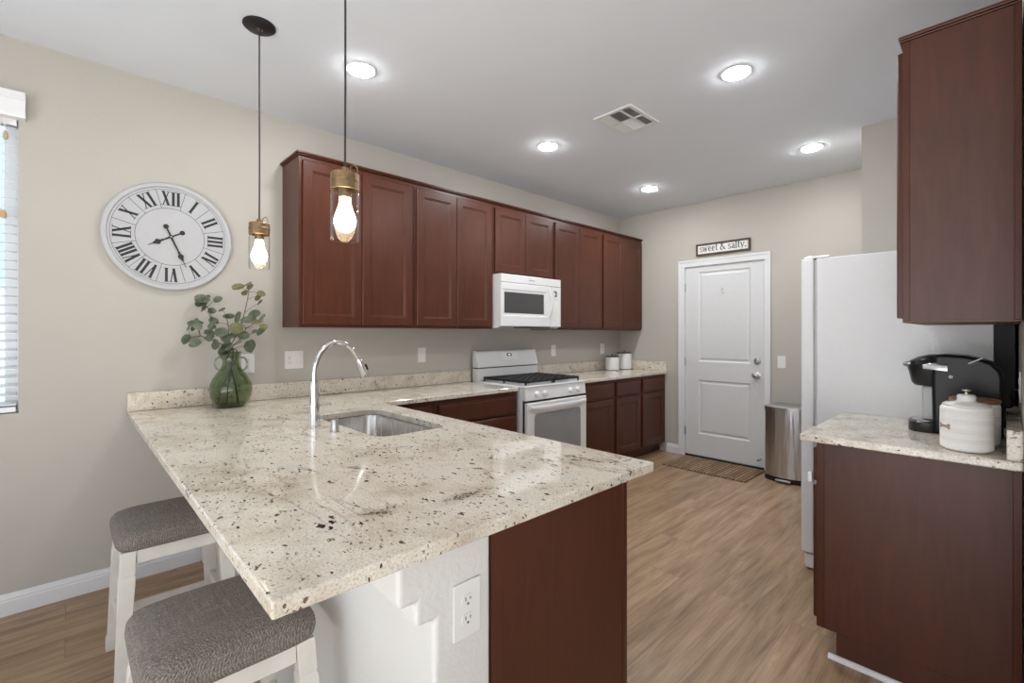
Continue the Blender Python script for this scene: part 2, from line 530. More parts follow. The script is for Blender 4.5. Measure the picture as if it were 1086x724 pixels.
class MB:
    def __init__(s):
        s.bm = bmesh.new()

    def v(s, p):
        return s.bm.verts.new(p)

    def f(s, vs):
        try:
            return s.bm.faces.new(vs)
        except ValueError:
            return None

    def hexa(s, lo, hi):
        a = [s.v(p) for p in lo]
        b = [s.v(p) for p in hi]
        n = len(a)
        s.f(a[::-1])
        s.f(b)
        for i in range(n):
            s.f([a[i], a[(i + 1) % n], b[(i + 1) % n], b[i]])
        return s

    def box(s, x0, x1, y0, y1, z0, z1):
        q = [(x0, y0), (x1, y0), (x1, y1), (x0, y1)]
        return s.hexa([(x, y, z0) for x, y in q], [(x, y, z1) for x, y in q])

    def prism(s, pts, axis, a, b):
        def mk(u, w, t):
            return {'x': (t, u, w), 'y': (u, t, w), 'z': (u, w, t)}[axis]
        return s.hexa([mk(u, w, a) for u, w in pts], [mk(u, w, b) for u, w in pts])

    def ring(s, c, ax, r, n, up=None, ry=None):
        ax = Vector(ax).normalized()
        up = Vector(up) if up else (Vector((0, 0, 1)) if abs(ax.z) < 0.9 else Vector((1, 0, 0)))
        e1 = up.cross(ax).normalized()
        e2 = ax.cross(e1)
        ry = r if ry is None else ry
        return [s.v(Vector(c) + e1 * (r * cos(2 * pi * i / n)) + e2 * (ry * sin(2 * pi * i / n))) for i in range(n)]

    def bridge(s, a, b):
        n = len(a)
        for i in range(n):
            s.f([a[i], a[(i + 1) % n], b[(i + 1) % n], b[i]])

    def cyl(s, p0, p1, r0, r1=None, n=24, caps=True):
        ax = Vector(p1) - Vector(p0)
        r1 = r0 if r1 is None else r1
        a = s.ring(p0, ax, r0, n)
        b = s.ring(p1, ax, r1, n)
        s.bridge(a, b)
        if caps:
            s.f(a[::-1])
            s.f(b)
        return s

    def tube(s, pts, r, n=10, caps=True):
        pts = [Vector(p) for p in pts]
        rs = r if isinstance(r, (list, tuple)) else [r] * len(pts)
        t0 = (pts[1] - pts[0]).normalized()
        up = Vector((0, 0, 1)) if abs(t0.z) < 0.9 else Vector((1, 0, 0))
        e1 = up.cross(t0).normalized()
        prev = None
        for i, p in enumerate(pts):
            t = (pts[min(i + 1, len(pts) - 1)] - pts[max(i - 1, 0)]).normalized()
            e1 = (e1 - t * e1.dot(t)).normalized()
            e2 = t.cross(e1)
            rg = [s.v(p + e1 * (rs[i] * cos(2 * pi * k / n)) + e2 * (rs[i] * sin(2 * pi * k / n))) for k in range(n)]
            if prev:
                s.bridge(prev, rg)
            elif caps:
                s.f(rg[::-1])
            prev = rg
        if caps:
            s.f(prev)
        return s

    def lathe(s, prof, c=(0, 0, 0), n=32, sx=1.0, sy=1.0, axis='z', closed=False):
        """prof: (radius, height) pairs; the first and last may have radius 0"""
        c = Vector(c)
        rows = []
        for r, h in prof:
            if r < 1e-6:
                q = {'z': Vector((0, 0, h)), 'x': Vector((h, 0, 0)), 'y': Vector((0, h, 0))}[axis]
                rows.append([s.v(c + q)])
            else:
                row = []
                for i in range(n):
                    a = 2 * pi * i / n
                    u, w = r * cos(a) * sx, r * sin(a) * sy
                    q = {'z': Vector((u, w, h)), 'x': Vector((h, u, w)), 'y': Vector((w, h, u))}[axis]
                    row.append(s.v(c + q))
                rows.append(row)
        seq = list(zip(rows[:-1], rows[1:]))
        if closed:
            seq.append((rows[-1], rows[0]))
        for a, b in seq:
            if len(a) == 1 and len(b) == 1:
                continue
            if len(a) == 1:
                for i in range(n):
                    s.f([a[0], b[(i + 1) % n], b[i]])
            elif len(b) == 1:
                for i in range(n):
                    s.f([a[i], a[(i + 1) % n], b[0]])
            else:
                s.bridge(a, b)
        return s

    def loops(s, loops, cap0=True, cap1=True):
        rows = [[s.v(p) for p in lp] for lp in loops]
        for a, b in zip(rows[:-1], rows[1:]):
            s.bridge(a, b)
        if cap0:
            s.f(rows[0][::-1])
        if cap1:
            s.f(rows[-1])
        return s

    def build(s, name, mat, parent=None, bevel=0.0, seg=2, smooth=False, angle=35, subsurf=0, solid=0.0, weld=False, recalc=True):
        bm = s.bm
        if weld:
            bmesh.ops.remove_doubles(bm, verts=bm.verts, dist=1e-5)
        if recalc:
            bmesh.ops.recalc_face_normals(bm, faces=bm.faces)
        co = [v.co for v in bm.verts]
        if parent is None:
            org = Vector(((min(c.x for c in co) + max(c.x for c in co)) / 2, (min(c.y for c in co) + max(c.y for c in co)) / 2, min(c.z for c in co)))
        else:
            org = wloc(parent)
        bmesh.ops.translate(bm, vec=-org, verts=bm.verts)
        me = bpy.data.meshes.new(name)
        bm.to_mesh(me)
        bm.free()
        if isinstance(mat, str):
            mat = M[mat]
        me.materials.append(mat)
        o = bpy.data.objects.new(name, me)
        COL.objects.link(o)
        if parent is None:
            o.location = org
        else:
            o.parent = parent
        if solid:
            md = o.modifiers.new('solidify', 'SOLIDIFY')
            md.thickness = solid
            md.offset = 0
        if bevel:
            md = o.modifiers.new('bevel', 'BEVEL')
            md.width = bevel
            md.segments = seg
            md.limit_method = 'ANGLE'
            md.angle_limit = radians(40)
            md.harden_normals = False
        if subsurf:
            md = o.modifiers.new('subsurf', 'SUBSURF')
            md.levels = md.render_levels = subsurf
        if smooth or subsurf:
            me.shade_smooth()
            if not subsurf:
                me.set_sharp_from_angle(angle=radians(angle))
        return o


def thing(name, label, cat, loc=(0, 0, 0), group=None):
    o = bpy.data.objects.new(name, None)
    o.empty_display_size = 0.05
    COL.objects.link(o)
    o.location = loc
    return tag(o, label, cat, group)


def tag(o, label, cat, group=None):
    o['label'] = label
    o['category'] = cat
    if group:
        o['group'] = group
    return o


def struct(o):
    o['kind'] = 'structure'
    return o


def dup(root, loc, label=None):
    r = root.copy()
    COL.objects.link(r)
    r.location = loc
    if label:
        r['label'] = label
    for ch in list(root.children):
        c = ch.copy()
        COL.objects.link(c)
        c.parent = r
        for g in list(ch.children):
            d = g.copy()
            COL.objects.link(d)
            d.parent = c
    return r


def facing(face, plane, a0):
    """maps (along, up, out) to world for a front facing +x, -x, +y or -y"""
    if face == '+x':
        return lambda u, w, t: (plane + t, a0 + u, w)
    if face == '-x':
        return lambda u, w, t: (plane - t, a0 + u, w)
    if face == '+y':
        return lambda u, w, t: (a0 + u, plane + t, w)
    return lambda u, w, t: (a0 + u, plane - t, w)


def panel_front(parent, name, face, plane, a0, a1, z0, z1, t=0.019, fw=0.056, mat='wood', recess=True, inner=0.009):
    mp = facing(face, plane, a0)
    w = a1 - a0

    def rect(i, d):
        return [mp(i, z0 + i, d), mp(w - i, z0 + i, d), mp(w - i, z1 - i, d), mp(i, z1 - i, d)]
    lp = [rect(0, 0), rect(0, t - 0.004), rect(0.004, t)]
    if recess:
        lp += [rect(fw, t), rect(fw + 0.004, t - 0.004), rect(fw + 0.010, t - 0.0045), rect(fw + 0.014, t - inner)]
    else:
        lp += [rect(0.012, t), rect(0.016, t + 0.0015)]
    return MB().loops(lp).build(name, mat, parent)


# ------------------------------------------------------------------ the room
D = 4.711
XR = 3.312            # right wall
mb = MB().box(-0.15, 4.6, -2.0, D + 0.15, -0.1, 0)
struct(mb.build('floor', 'floor'))
# ceiling (one slab)
struct(MB().box(-0.15, 4.6, -2.2, D + 0.15, CEIL, CEIL + 0.1).build('ceiling', 'ceiling'))


def wall_with_hole(mbx, axis, t0, t1, a0, a1, z1, holes):
    """wall along an axis with rectangular holes (h0,h1,zlo,zhi), sorted"""
    def bx(p, q, zl, zh):
        if axis == 'y':
            mbx.box(t0, t1, p, q, zl, zh)
        else:
            mbx.box(p, q, t0, t1, zl, zh)
    cur = a0
    for h0, h1, zl, zh in holes:
        bx(cur, h0, 0, z1)
        if zl > 0.001:
            bx(h0, h1, 0, zl)
        bx(h0, h1, zh, z1)
        cur = h1
    bx(cur, a1, 0, z1)
    return mbx


WY0, WY1, WZ0, WZ1 = -1.92, -0.405, 0.955, 2.40
DX0, DX1, DZ1 = 0.842, 1.650, 2.062
struct(wall_with_hole(MB(), 'y', -0.15, 0.0, -2.2, D + 0.15, CEIL, [(WY0, WY1, WZ0, WZ1)]).build('wall_left', 'wall'))
struct(wall_with_hole(MB(), 'x', D, D + 0.15, 0.0, 2.595, CEIL, [(DX0 - 0.012, DX1 + 0.012, 0, DZ1 + 0.012)]).build('wall_back', 'wall'))
struct(MB().box(2.595, XR + 0.12, 3.705, D + 0.15, 0, CEIL).build('wall_alcove', 'wall'))
struct(MB().box(XR, XR + 0.12, 1.63, 3.705, 0, CEIL).build('wall_right', 'wall', bevel=0.012, seg=3))
struct(MB().box(XR + 0.12, 4.6, 1.63, 1.75, 0, CEIL).build('wall_hall', 'wall'))

struct(wall_with_hole(MB(), 'y', 4.6, 4.75, -2.2, 1.75, CEIL, [(-1.9, 0.1, 0, 2.12)]).build('wall_side_added', 'wall'))  # unseen wall added to hold back side light; its hole lets some in
struct(MB().box(0.0, 4.6, -2.2, -2.05, 2.12, CEIL).box(0.0, 1.3, -2.2, -2.05, 0, 2.12).box(4.2, 4.6, -2.2, -2.05, 0, 2.12).build('wall_front_added', 'wall'))  # unseen wall added to shape the light and reflections from behind
# window with its glass


def window_frame(name, axis, plane, a0, a1, z0, z1, divs, th=0.06):
    root = bpy.data.objects.new(name, None)
    COL.objects.link(root)
    root.location = (plane, (a0 + a1) / 2, z0) if axis == 'y' else ((a0 + a1) / 2, plane, z0)
    struct(root)
    f = MB()
    g = MB()

    def bx(m, p, q, zl, zh, d):
        if axis == 'y':
            m.box(plane - d, plane + d, p, q, zl, zh)
        else:
            m.box(p, q, plane - d, plane + d, zl, zh)
    w = 0.05
    bx(f, a0, a1, z0, z0 + w, th / 2)
    bx(f, a0, a1, z1 - w, z1, th / 2)
    n = divs
    for i in range(n + 1):
        c = a0 + (a1 - a0) * i / n
        lo, hi = (c, c + w) if i == 0 else ((c - w, c) if i == n else (c - w / 2, c + w / 2))
        bx(f, lo, hi, z0 + w, z1 - w, th / 2)
    f.build('window_frame', 'trim', root)
    for i in range(n):
        c0 = a0 + (a1 - a0) * i / n + w * 0.45
        c1 = a0 + (a1 - a0) * (i + 1) / n - w * 0.45
        g = MB()
        bx(g, c0, c1, z0 + w * 0.9, z1 - w * 0.9, 0.003)
        g.build('window_pane', 'pane', root)
    return root


window_frame('window_1', 'y', -0.095, WY0, WY1, WZ0, WZ1, 2, 0.05)

# baseboards
BB = [(0.0, 0.0), (0.0145, 0.0), (0.0145, 0.066), (0.0115, 0.070), (0.0115, 0.080), (0.008, 0.086), (0.005, 0.1), (0.0, 0.1)]
struct(MB().prism(BB, 'y', -2.05, 0.333).build('baseboard_left', 'trim'))
struct(MB().hexa([(u, D - w, z) for u, w, z in [(0.625, a, b) for a, b in BB]], [(0.768, D - a, b) for a, b in BB]).build('baseboard_back', 'trim'))
struct(MB().hexa([(1.712, D - a, b) for a, b in BB], [(2.595, D - a, b) for a, b in BB]).build('baseboard_side', 'trim'))

# door casing and door
cas = MB()
CW = 0.07
for x0, x1 in ((DX0 - CW - 0.004, DX0 - 0.004), (DX1 + 0.004, DX1 + CW - 0.01)):
    cas.box(x0, x1, D - 0.014, D, 0, DZ1 + 0.004)
    o_in = x0 < 1
    cas.box(x0 if o_in else x1 - 0.022, x0 + 0.022 if o_in else x1, D - 0.020, D - 0.014, 0, DZ1 + 0.052)
cas.box(DX0 - CW - 0.004, DX1 + CW - 0.01, D - 0.014, D, DZ1 + 0.004, DZ1 + 0.074)
cas.box(DX0 - CW - 0.004, DX1 + CW - 0.01, D - 0.020, D - 0.014, DZ1 + 0.052, DZ1 + 0.074)
cas.box(DX0 - 0.012, DX0 - 0.003, D, D + 0.14, 0, DZ1 + 0.012)
cas.box(DX1 + 0.003, DX1 + 0.012, D, D + 0.14, 0, DZ1 + 0.012)
cas.box(DX0 - 0.003, DX1 + 0.003, D, D + 0.14, DZ1 + 0.003, DZ1 + 0.012)
struct(cas.build('trim_1', 'trim', bevel=0.003))

door = bpy.data.objects.new('door_1', None)
COL.objects.link(door)
door.location = ((DX0 + DX1) / 2, D + 0.03, 0)
struct(door)
DF = D + 0.010


def door_leaf():
    m = MB()
    xs = [DX0, 0.985, 1.520, DX1]
    zs = [0.022, 0.255, 0.838, 1.036, 2.002, DZ1]
    y = DF
    for i in range(3):
        for j in range(5):
            x0, x1, z0, z1 = xs[i], xs[i + 1], zs[j], zs[j + 1]
            if i == 1 and j in (1, 3):
                def r(k, d):
                    return [(x0 + k, y + d, z0 + k), (x1 - k, y + d, z0 + k), (x1 - k, y + d, z1 - k), (x0 + k, y + d, z1 - k)]
                m.loops([r(0, 0), r(0.012, 0.010), r(0.024, 0.010), r(0.040, 0.0035)], cap0=False)
            else:
                m.f([m.v(p) for p in ((x0, y, z0), (x1, y, z0), (x1, y, z1), (x0, y, z1))])
    yb = y + 0.04
    a, b = (DX0, DX1), (0.022, DZ1)
    q = [(a[0], b[0]), (a[1], b[0]), (a[1], b[1]), (a[0], b[1])]
    m.f([m.v((x, yb, z)) for x, z in q][::-1])
    # sides with matching splits
    for j in range(5):
        for x in (DX0, DX1):
            m.f([m.v(p) for p in ((x, y, zs[j]), (x, yb, zs[j]), (x, yb, zs[j + 1]), (x, y, zs[j + 1]))])
    for i in range(3):
        for z in (0.022, DZ1):
            m.f([m.v(p) for p in ((xs[i], y, z), (xs[i + 1], y, z), (xs[i + 1], yb, z), (xs[i], yb, z))])
    return m


door_leaf().build('door_panel', 'door', door, weld=True)
MB().box(DX0 - 0.003, DX1 + 0.003, D + 0.001, D + 0.10, 0.0, 0.016).build('threshold', 'bronze', door)
kn = MB().lathe([(0, 0), (0.034, 0), (0.034, 0.006), (0.014, 0.012), (0.012, 0.030), (0.022, 0.038), (0.030, 0.052), (0.028, 0.066), (0.014, 0.074), (0, 0.075)], (0, 0, 0), 28, axis='y')
for v_ in kn.bm.verts:
    v_.co = Vector((1.583 + v_.co.x, DF - v_.co.y, 0.925 + v_.co.z))
kn.build('door_knob', 'nickel', door, smooth=True)
db = MB().lathe([(0, 0), (0.032, 0), (0.032, 0.008), (0.027, 0.016), (0.018, 0.018), (0, 0.018)], (0, 0, 0), 28, axis='y')
for v_ in db.bm.verts:
    v_.co = Vector((1.583 + v_.co.x, DF - v_.co.y, 1.066 + v_.co.z))
dbo = db.build('deadbolt', 'nickel', door, smooth=True)
MB().box(1.578, 1.588, DF - 0.034, DF - 0.018, 1.050, 1.082).build('thumb_turn', 'nickel', dbo, bevel=0.002)
for z in (1.845, 1.035, 0.275):
    MB().box(DX0 - 0.014, DX0 + 0.006, D - 0.006, D + 0.004, z - 0.045, z + 0.045).cyl((DX0 - 0.003, D - 0.008, z - 0.045), (DX0 - 0.003, D - 0.008, z + 0.045), 0.006, n=10).build('hinge', 'nickel', door)
MB().cyl((1.615, DF, 0.10), (1.615, DF - 0.07, 0.10), 0.006, n=10).cyl((1.615, DF - 0.07, 0.10), (1.615, DF - 0.085, 0.10), 0.010, n=12).build('door_stop', 'nickel', door)
MB().tube([(1.238, DF - 0.002, 1.80), (1.240, DF - 0.006, 1.77), (1.250, DF - 0.010, 1.755), (1.262, DF - 0.010, 1.765)], 0.0035, 8).box(1.232, 1.246, DF - 0.004, DF, 1.785, 1.815).build('door_hook', 'nickel', door)

# ------------------------------------------------------------------ peninsula pony wall with stepped corbel
pw = MB()
CBX, WX = 2.262, 2.430
TOPZ = 0.8805
stp = [(0.247, TOPZ), (0.247, 0.792), (0.2495, 0.783), (0.256, 0.777), (0.288, 0.775), (0.288, 0.738), (0.2905, 0.729), (0.297, 0.724), (0.334, 0.722)]
wall_a = [(0.493, 0.0), (0.493, TOPZ), (0.334, TOPZ), (0.334, 0.722), (0.334, 0.0)]
end_a = [(0.493, 0.0), (0.493, TOPZ), (0.334, TOPZ)] + stp + [(0.334, 0.0)]


def ploop(pts, x):
    return [pw.v((x, a, b)) for a, b in pts]


A0, A1 = ploop(wall_a, 0.0), ploop(wall_a, CBX)
pw.bridge(A0, A1)
pw.f(A0)
E0, E1 = ploop(end_a, CBX), ploop(end_a, WX)
pw.bridge(E0, E1)
pw.f(E1)
pw.f(ploop([(0.334, TOPZ)] + stp, CBX))
bmesh.ops.remove_doubles(pw.bm, verts=pw.bm.verts, dist=1e-5)
inner_ = [f_ for f_ in pw.bm.faces if all(abs(v_.co.y - 0.334) < 1e-5 and abs(v_.co.x - CBX) < 1e-5 for v_ in f_.verts)]
if inner_:
    bmesh.ops.delete(pw.bm, geom=inner_, context='FACES')
dead = [f_ for f_ in pw.bm.faces if all(abs(v_.co.y - 0.334) < 1e-5 and v_.co.z > 0.7219 for v_ in f_.verts) and all(v_.co.x > CBX - 1e-4 for v_ in f_.verts)]
if dead:
    bmesh.ops.delete(pw.bm, geom=dead, context='FACES')
struct(pw.build('wall_peninsula', 'pony', bevel=0.011, seg=3))

# ------------------------------------------------------------------ granite: worktops with the sink cutout
SX0, SX1, SY0, SY1, SR = 0.815, 1.520, 0.680, 1.030, 0.075


def rrect(x0, x1, y0, y1, r, z, n=6):
    pts = []
    for cx, cy, a in ((x1 - r, y1 - r, 0), (x0 + r, y1 - r, 90), (x0 + r, y0 + r, 180), (x1 - r, y0 + r, 270)):
        for i in range(n + 1):
            t = radians(a + 90 * i / n)
            pts.append((cx + r * cos(t), cy + r * sin(t), z))
    return pts


wt = MB()
mg = 0.03
ox0, ox1, oy0, oy1 = SX0 - mg, SX1 + mg, SY0 - mg, SY1 + mg
xs = [0.0, XC, ox0, ox1, PX]
ys = [0.0, oy0, oy1, PY, YS]
top = []
for i in range(4):
    for j in range(4):
        if j == 3 and i > 0:
            continue
        if i == 2 and j == 1:
            continue
        top.append([(xs[i], ys[j], CT), (xs[i + 1], ys[j], CT), (xs[i + 1], ys[j + 1], CT), (xs[i], ys[j + 1], CT)])
inn = rrect(SX0, SX1, SY0, SY1, SR, CT)
outc = [(ox1, oy1, CT)] * 7 + [(ox0, oy1, CT)] * 7 + [(ox0, oy0, CT)] * 7 + [(ox1, oy0, CT)] * 7
for i in range(len(inn)):
    k = (i + 1) % len(inn)
    q = [inn[i], inn[k], outc[k], outc[i]] if outc[i] != outc[k] else [inn[i], inn[k], outc[i]]
    top.append(q)
for q in top:
    wt.f([wt.v(p) for p in q])
bmesh.ops.remove_doubles(wt.bm, verts=wt.bm.verts, dist=1e-5)
bmesh.ops.recalc_face_normals(wt.bm, faces=wt.bm.faces)
ret = bmesh.ops.extrude_face_region(wt.bm, geom=wt.bm.faces[:])
bmesh.ops.translate(wt.bm, vec=(0, 0, -0.031), verts=[g for g in ret['geom'] if isinstance(g, bmesh.types.BMVert)])
tag(wt.build('worktop', 'granite', bevel=0.005, seg=3), 'large cream speckled granite worktop of the peninsula with the sink cut into it', 'countertop')
tag(MB().box(0.0, XC, 3.130, D - 0.001, CT - 0.031, CT).build('worktop', 'granite', bevel=0.005, seg=3), 'granite worktop between the stove and the door wall, holding two canisters', 'countertop')
tag(MB().box(2.667, XR - 0.001, 2.025, 2.797, CT - 0.031, CT).build('worktop', 'granite', bevel=0.005, seg=3), 'short granite worktop beside the refrigerator under the coffee maker', 'countertop')
# backsplashes
tag(MB().box(0.0005, 0.021, 0.0, YS, CT + 0.001, CT + 0.102).build('backsplash', 'granite', bevel=0.003), 'long low granite backsplash along the wall behind the green vase and faucet', 'backsplash')
tag(MB().box(0.0005, 0.021, 3.130, D - 0.001, CT + 0.001, CT + 0.102).build('backsplash', 'granite', bevel=0.003), 'granite backsplash behind the white canisters', 'backsplash')
tag(MB().box(0.023, XC, D - 0.022, D - 0.001, CT + 0.001, CT + 0.102).build('backsplash', 'granite', bevel=0.003), 'short granite backsplash end piece on the wall next to the white door', 'backsplash')
tag(MB().box(XR - 0.040, XR - 0.001, 2.032, 2.797, CT + 0.001, CT + 0.102).build('backsplash', 'granite', bevel=0.003), 'granite backsplash beside the coffee maker', 'backsplash')

# sink
sink = thing('sink', 'undermount stainless steel sink bowl set into the granite peninsula', 'sink', ((SX0 + SX1) / 2, (SY0 + SY1) / 2, 0.70))
sk = MB()
sk.loops([rrect(SX0 - 0.012, SX1 + 0.012, SY0 - 0.012, SY1 + 0.012, SR + 0.012, CT - 0.0325),
          rrect(SX0 - 0.002, SX1 + 0.002, SY0 - 0.002, SY1 + 0.002, SR, CT - 0.0325),
          rrect(SX0, SX1, SY0, SY1, SR, CT - 0.040),
          rrect(SX0 + 0.008, SX1 - 0.008, SY0 + 0.008, SY1 - 0.008, SR, 0.735),
          rrect(SX0 + 0.015, SX1 - 0.015, SY0 + 0.015, SY1 - 0.015, SR - 0.005, 0.715),
          rrect(SX0 + 0.035, SX1 - 0.035, SY0 + 0.035, SY1 - 0.035, SR - 0.02, 0.703)], cap0=False)
sk.build('bowl', 'steel', sink, smooth=True, angle=60, solid=0.0012, recalc=False)
MB().lathe([(0, 0.004), (0.030, 0.004), (0.035, 0.006), (0.043, 0.003), (0.044, 0.001), (0, 0.001)], (1.17, 0.87, 0.703), 28).build('drain', 'nickel', sink, smooth=True)

# faucet
fc = thing('faucet', 'tall chrome gooseneck faucet with pull down spray head beside the sink', 'faucet', (1.10, 0.582, CT))
MB().lathe([(0, 0), (0.027, 0), (0.027, 0.004), (0.0235, 0.008), (0.0225, 0.10), (0.0205, 0.13), (0.0165, 0.205), (0.013, 0.207), (0, 0.207)], (1.10, 0.582, CT + 0.0005), 28).build('body', 'chrome', fc, smooth=True)
sp = [(0.582, 1.115), (0.582, 1.15), (0.584, 1.18), (0.594, 1.216), (0.610, 1.247), (0.634, 1.274), (0.660, 1.291), (0.688, 1.2975), (0.716, 1.293), (0.743, 1.279), (0.766, 1.258), (0.783, 1.234), (0.796, 1.208)]
MB().tube([(1.10, y, z) for y, z in sp], 0.0115, 16).build('spout', 'chrome', fc, smooth=True)
hd = MB().tube([(1.10, 0.7935, 1.213), (1.10, 0.797, 1.206), (1.10, 0.812, 1.172), (1.10, 0.828, 1.136), (1.10, 0.831, 1.129)], [0.0125, 0.0150, 0.0165, 0.0185, 0.0165], 18).build('spray_head', 'chrome', fc, smooth=True)
MB().tube([(1.10, 0.8285, 1.186), (1.10, 0.8345, 1.172), (1.10, 0.840, 1.158)], [0.006, 0.0075, 0.006], 10).build('spray_button', 'black', hd, smooth=True)
hv = MB().cyl((1.10, 0.566, 1.00), (1.10, 0.538, 1.00), 0.013, n=18).cyl((1.10, 0.538, 1.00), (1.10, 0.534, 1.00), 0.0145, n=18).build('handle_hub', 'chrome', fc, smooth=True)
MB().tube([(1.10, 0.600, 1.003), (1.10, 0.630, 1.006), (1.10, 0.660, 1.008)], [0.006, 0.0055, 0.005], 12).build('lever', 'chrome', fc, smooth=True)
tag(MB().lathe([(0, 0), (0.020, 0), (0.020, 0.003), (0.0165, 0.004), (0.0165, 0.050), (0.0145, 0.053), (0, 0.053)], (1.278, 0.602, CT + 0.0005), 26).build('air_gap_cap', 'nickel', smooth=True), 'short brushed metal air gap cap standing in front of the faucet', 'sink fitting')

# ------------------------------------------------------------------ cabinets


def carcass(parent, x0, x1, y0, y1, z0, z1, face, t=0.016, top=False):
    m = MB()
    e = 0.0
    m.box(x0, x1, y0, y0 + t, z0, z1)
    m.box(x0, x1, y1 - t, y1, z0, z1)
    m.box(x0, x1, y0 + t, y1 - t, z0, z0 + t)
    if face[1] == 'x':
        m.box(x0, x0 + t, y0 + t, y1 - t, z0 + t, z1)
        m.box(x1 - t, x1, y0 + t, y1 - t, z0 + t, z1)
        if top:
            m.box(x0 + t, x1 - t, y0 + t, y1 - t, z1 - t, z1)
    else:
        m.box(x0, x0 + t, y0 + t, y1 - t, z0 + t, z1)
        m.box(x1 - t, x1, y0 + t, y1 - t, z0 + t, z1)
    return m.build('carcass', 'wood', parent, bevel=0.0012, seg=1)


ZB, ZT = 1.377, 2.430
uppers = [
    (0.788, 1.594, ZB, 'cherry wall cabinet at the free end of the upper row, behind the hanging lamps'),
    (1.594, 2.357, ZB, 'cherry wall cabinet between the end cabinet and the microwave'),
    (2.357, 3.122, 1.846, 'short cherry wall cabinet directly above the white microwave'),
    (3.122, 3.905, ZB, 'cherry wall cabinet just beyond the microwave'),
    (3.905, 4.709, ZB, 'cherry wall cabinet in the room corner above the white canisters'),
]
for y0, y1, z0, lab in uppers:
    c = thing('wall_cabinet', lab, 'cabinet', (0.15, (y0 + y1) / 2, z0), 'upper cabinets over the stove wall')
    carcass(c, 0.001, 0.300, y0 + 0.0008, y1 - 0.0008, z0, ZT, '+x', top=True)
    mid = (y0 + y1) / 2
    e = 0.020
    for a, b in ((y0 + e, mid - 0.002), (mid + 0.002, y1 - e)):
        panel_front(c, 'door', '+x', 0.3005, a, b, z0 + 0.017, ZT - 0.028)
cr = MB()
crp = [(0.0, 0.0), (0.004, 0.0), (0.006, 0.006), (0.013, 0.012), (0.017, 0.015), (0.017, 0.022), (0.0, 0.022)]
for k in range(1):
    cr.box(0.001, 0.322, 0.772, 4.709, ZT + 0.009, ZT + 0.022)
    cr.box(0.001, 0.313, 0.781, 4.709, ZT + 0.001, ZT + 0.009)
tag(cr.build('crown_molding', 'wood', bevel=0.003), 'long cherry crown strip along the top of the upper cabinet row', 'molding')


def base_unit(lab, x0, x1, y0, y1, face, doors, drawers, group, toe_side=True, name='base_cabinet'):
    c = thing(name, lab, 'cabinet', ((x0 + x1) / 2, (y0 + y1) / 2, 0), group)
    zt = CT - 0.0325
    carcass(c, x0, x1, y0, y1, 0.108, zt, face)
    tk = MB()
    if face == '+x':
        tk.box(x0 + 0.02, x1 - 0.07, y0 + 0.002, y1 - 0.002, 0.0, 0.1075)
    elif face == '-x':
        tk.box(x0 + 0.07, x1 - 0.002, y0 + 0.0, y1 - 0.002, 0.0, 0.1075)
    else:
        tk.box(x0 + 0.002, x1, y0 + 0.002, y1 - 0.07, 0.0, 0.1075)
    tk.build('toe_kick', 'wood', c)
    pl = {'+x': x1 + 0.0005, '-x': x0 - 0.0005, '+y': y1 + 0.0005}[face]
    for a, b in doors:
        panel_front(c, 'door', face, pl, a, b, 0.130, 0.690)
    for a, b, z0, z1 in drawers:
        panel_front(c, 'drawer', face, pl, a, b, z0, z1, recess=False)
    return c


G1 = 'base cabinets along the stove wall'
base_unit('cherry drawer cabinet between the peninsula and the stove', 0.001, 0.600, 1.560, 2.352, '+x', [], [(1.600, 2.332, 0.710, 0.850), (1.600, 2.332, 0.425, 0.695), (1.600, 2.332, 0.130, 0.410)], G1)
base_unit('cherry corner cabinet tucked where the peninsula meets the stove wall', 0.001, 0.600, 1.092, 1.558, '+x', [(1.180, 1.535)], [(1.180, 1.535, 0.710, 0.850)], G1)
base_unit('cherry base cabinet with one door and one drawer right against the stove', 0.001, 0.600, 3.131, 3.690, '+x', [(3.151, 3.668)], [(3.151, 3.668, 0.710, 0.850)], G1)
base_unit('two door cherry base cabinet ending at the wall by the white door', 0.001, 0.600, 3.692, 4.709, '+x', [(3.722, 4.160), (4.210, 4.655)], [(3.722, 4.160, 0.710, 0.850), (4.210, 4.655, 0.710, 0.850)], G1)
# peninsula cabinets (fronts face the kitchen)
pc = base_unit('dark cherry peninsula cabinet with plain end panel beside the white outlet wall', 0.640, 2.428, 0.496, 1.066, '+y', [(1.66, 2.02), (2.03, 2.40), (0.76, 1.13), (1.14, 1.52)], [(1.66, 2.40, 0.710, 0.850), (0.76, 1.52, 0.710, 0.850)], None)
MB().box(2.4285, 2.434, 0.496, 1.040, 0.0, CT - 0.0325).build('end_panel', 'veneer', pc)
MB().box(2.4285, 2.4355, 1.0415, 1.0655, 0.0, CT - 0.0325).build('end_stile', 'wood', pc, bevel=0.0015)

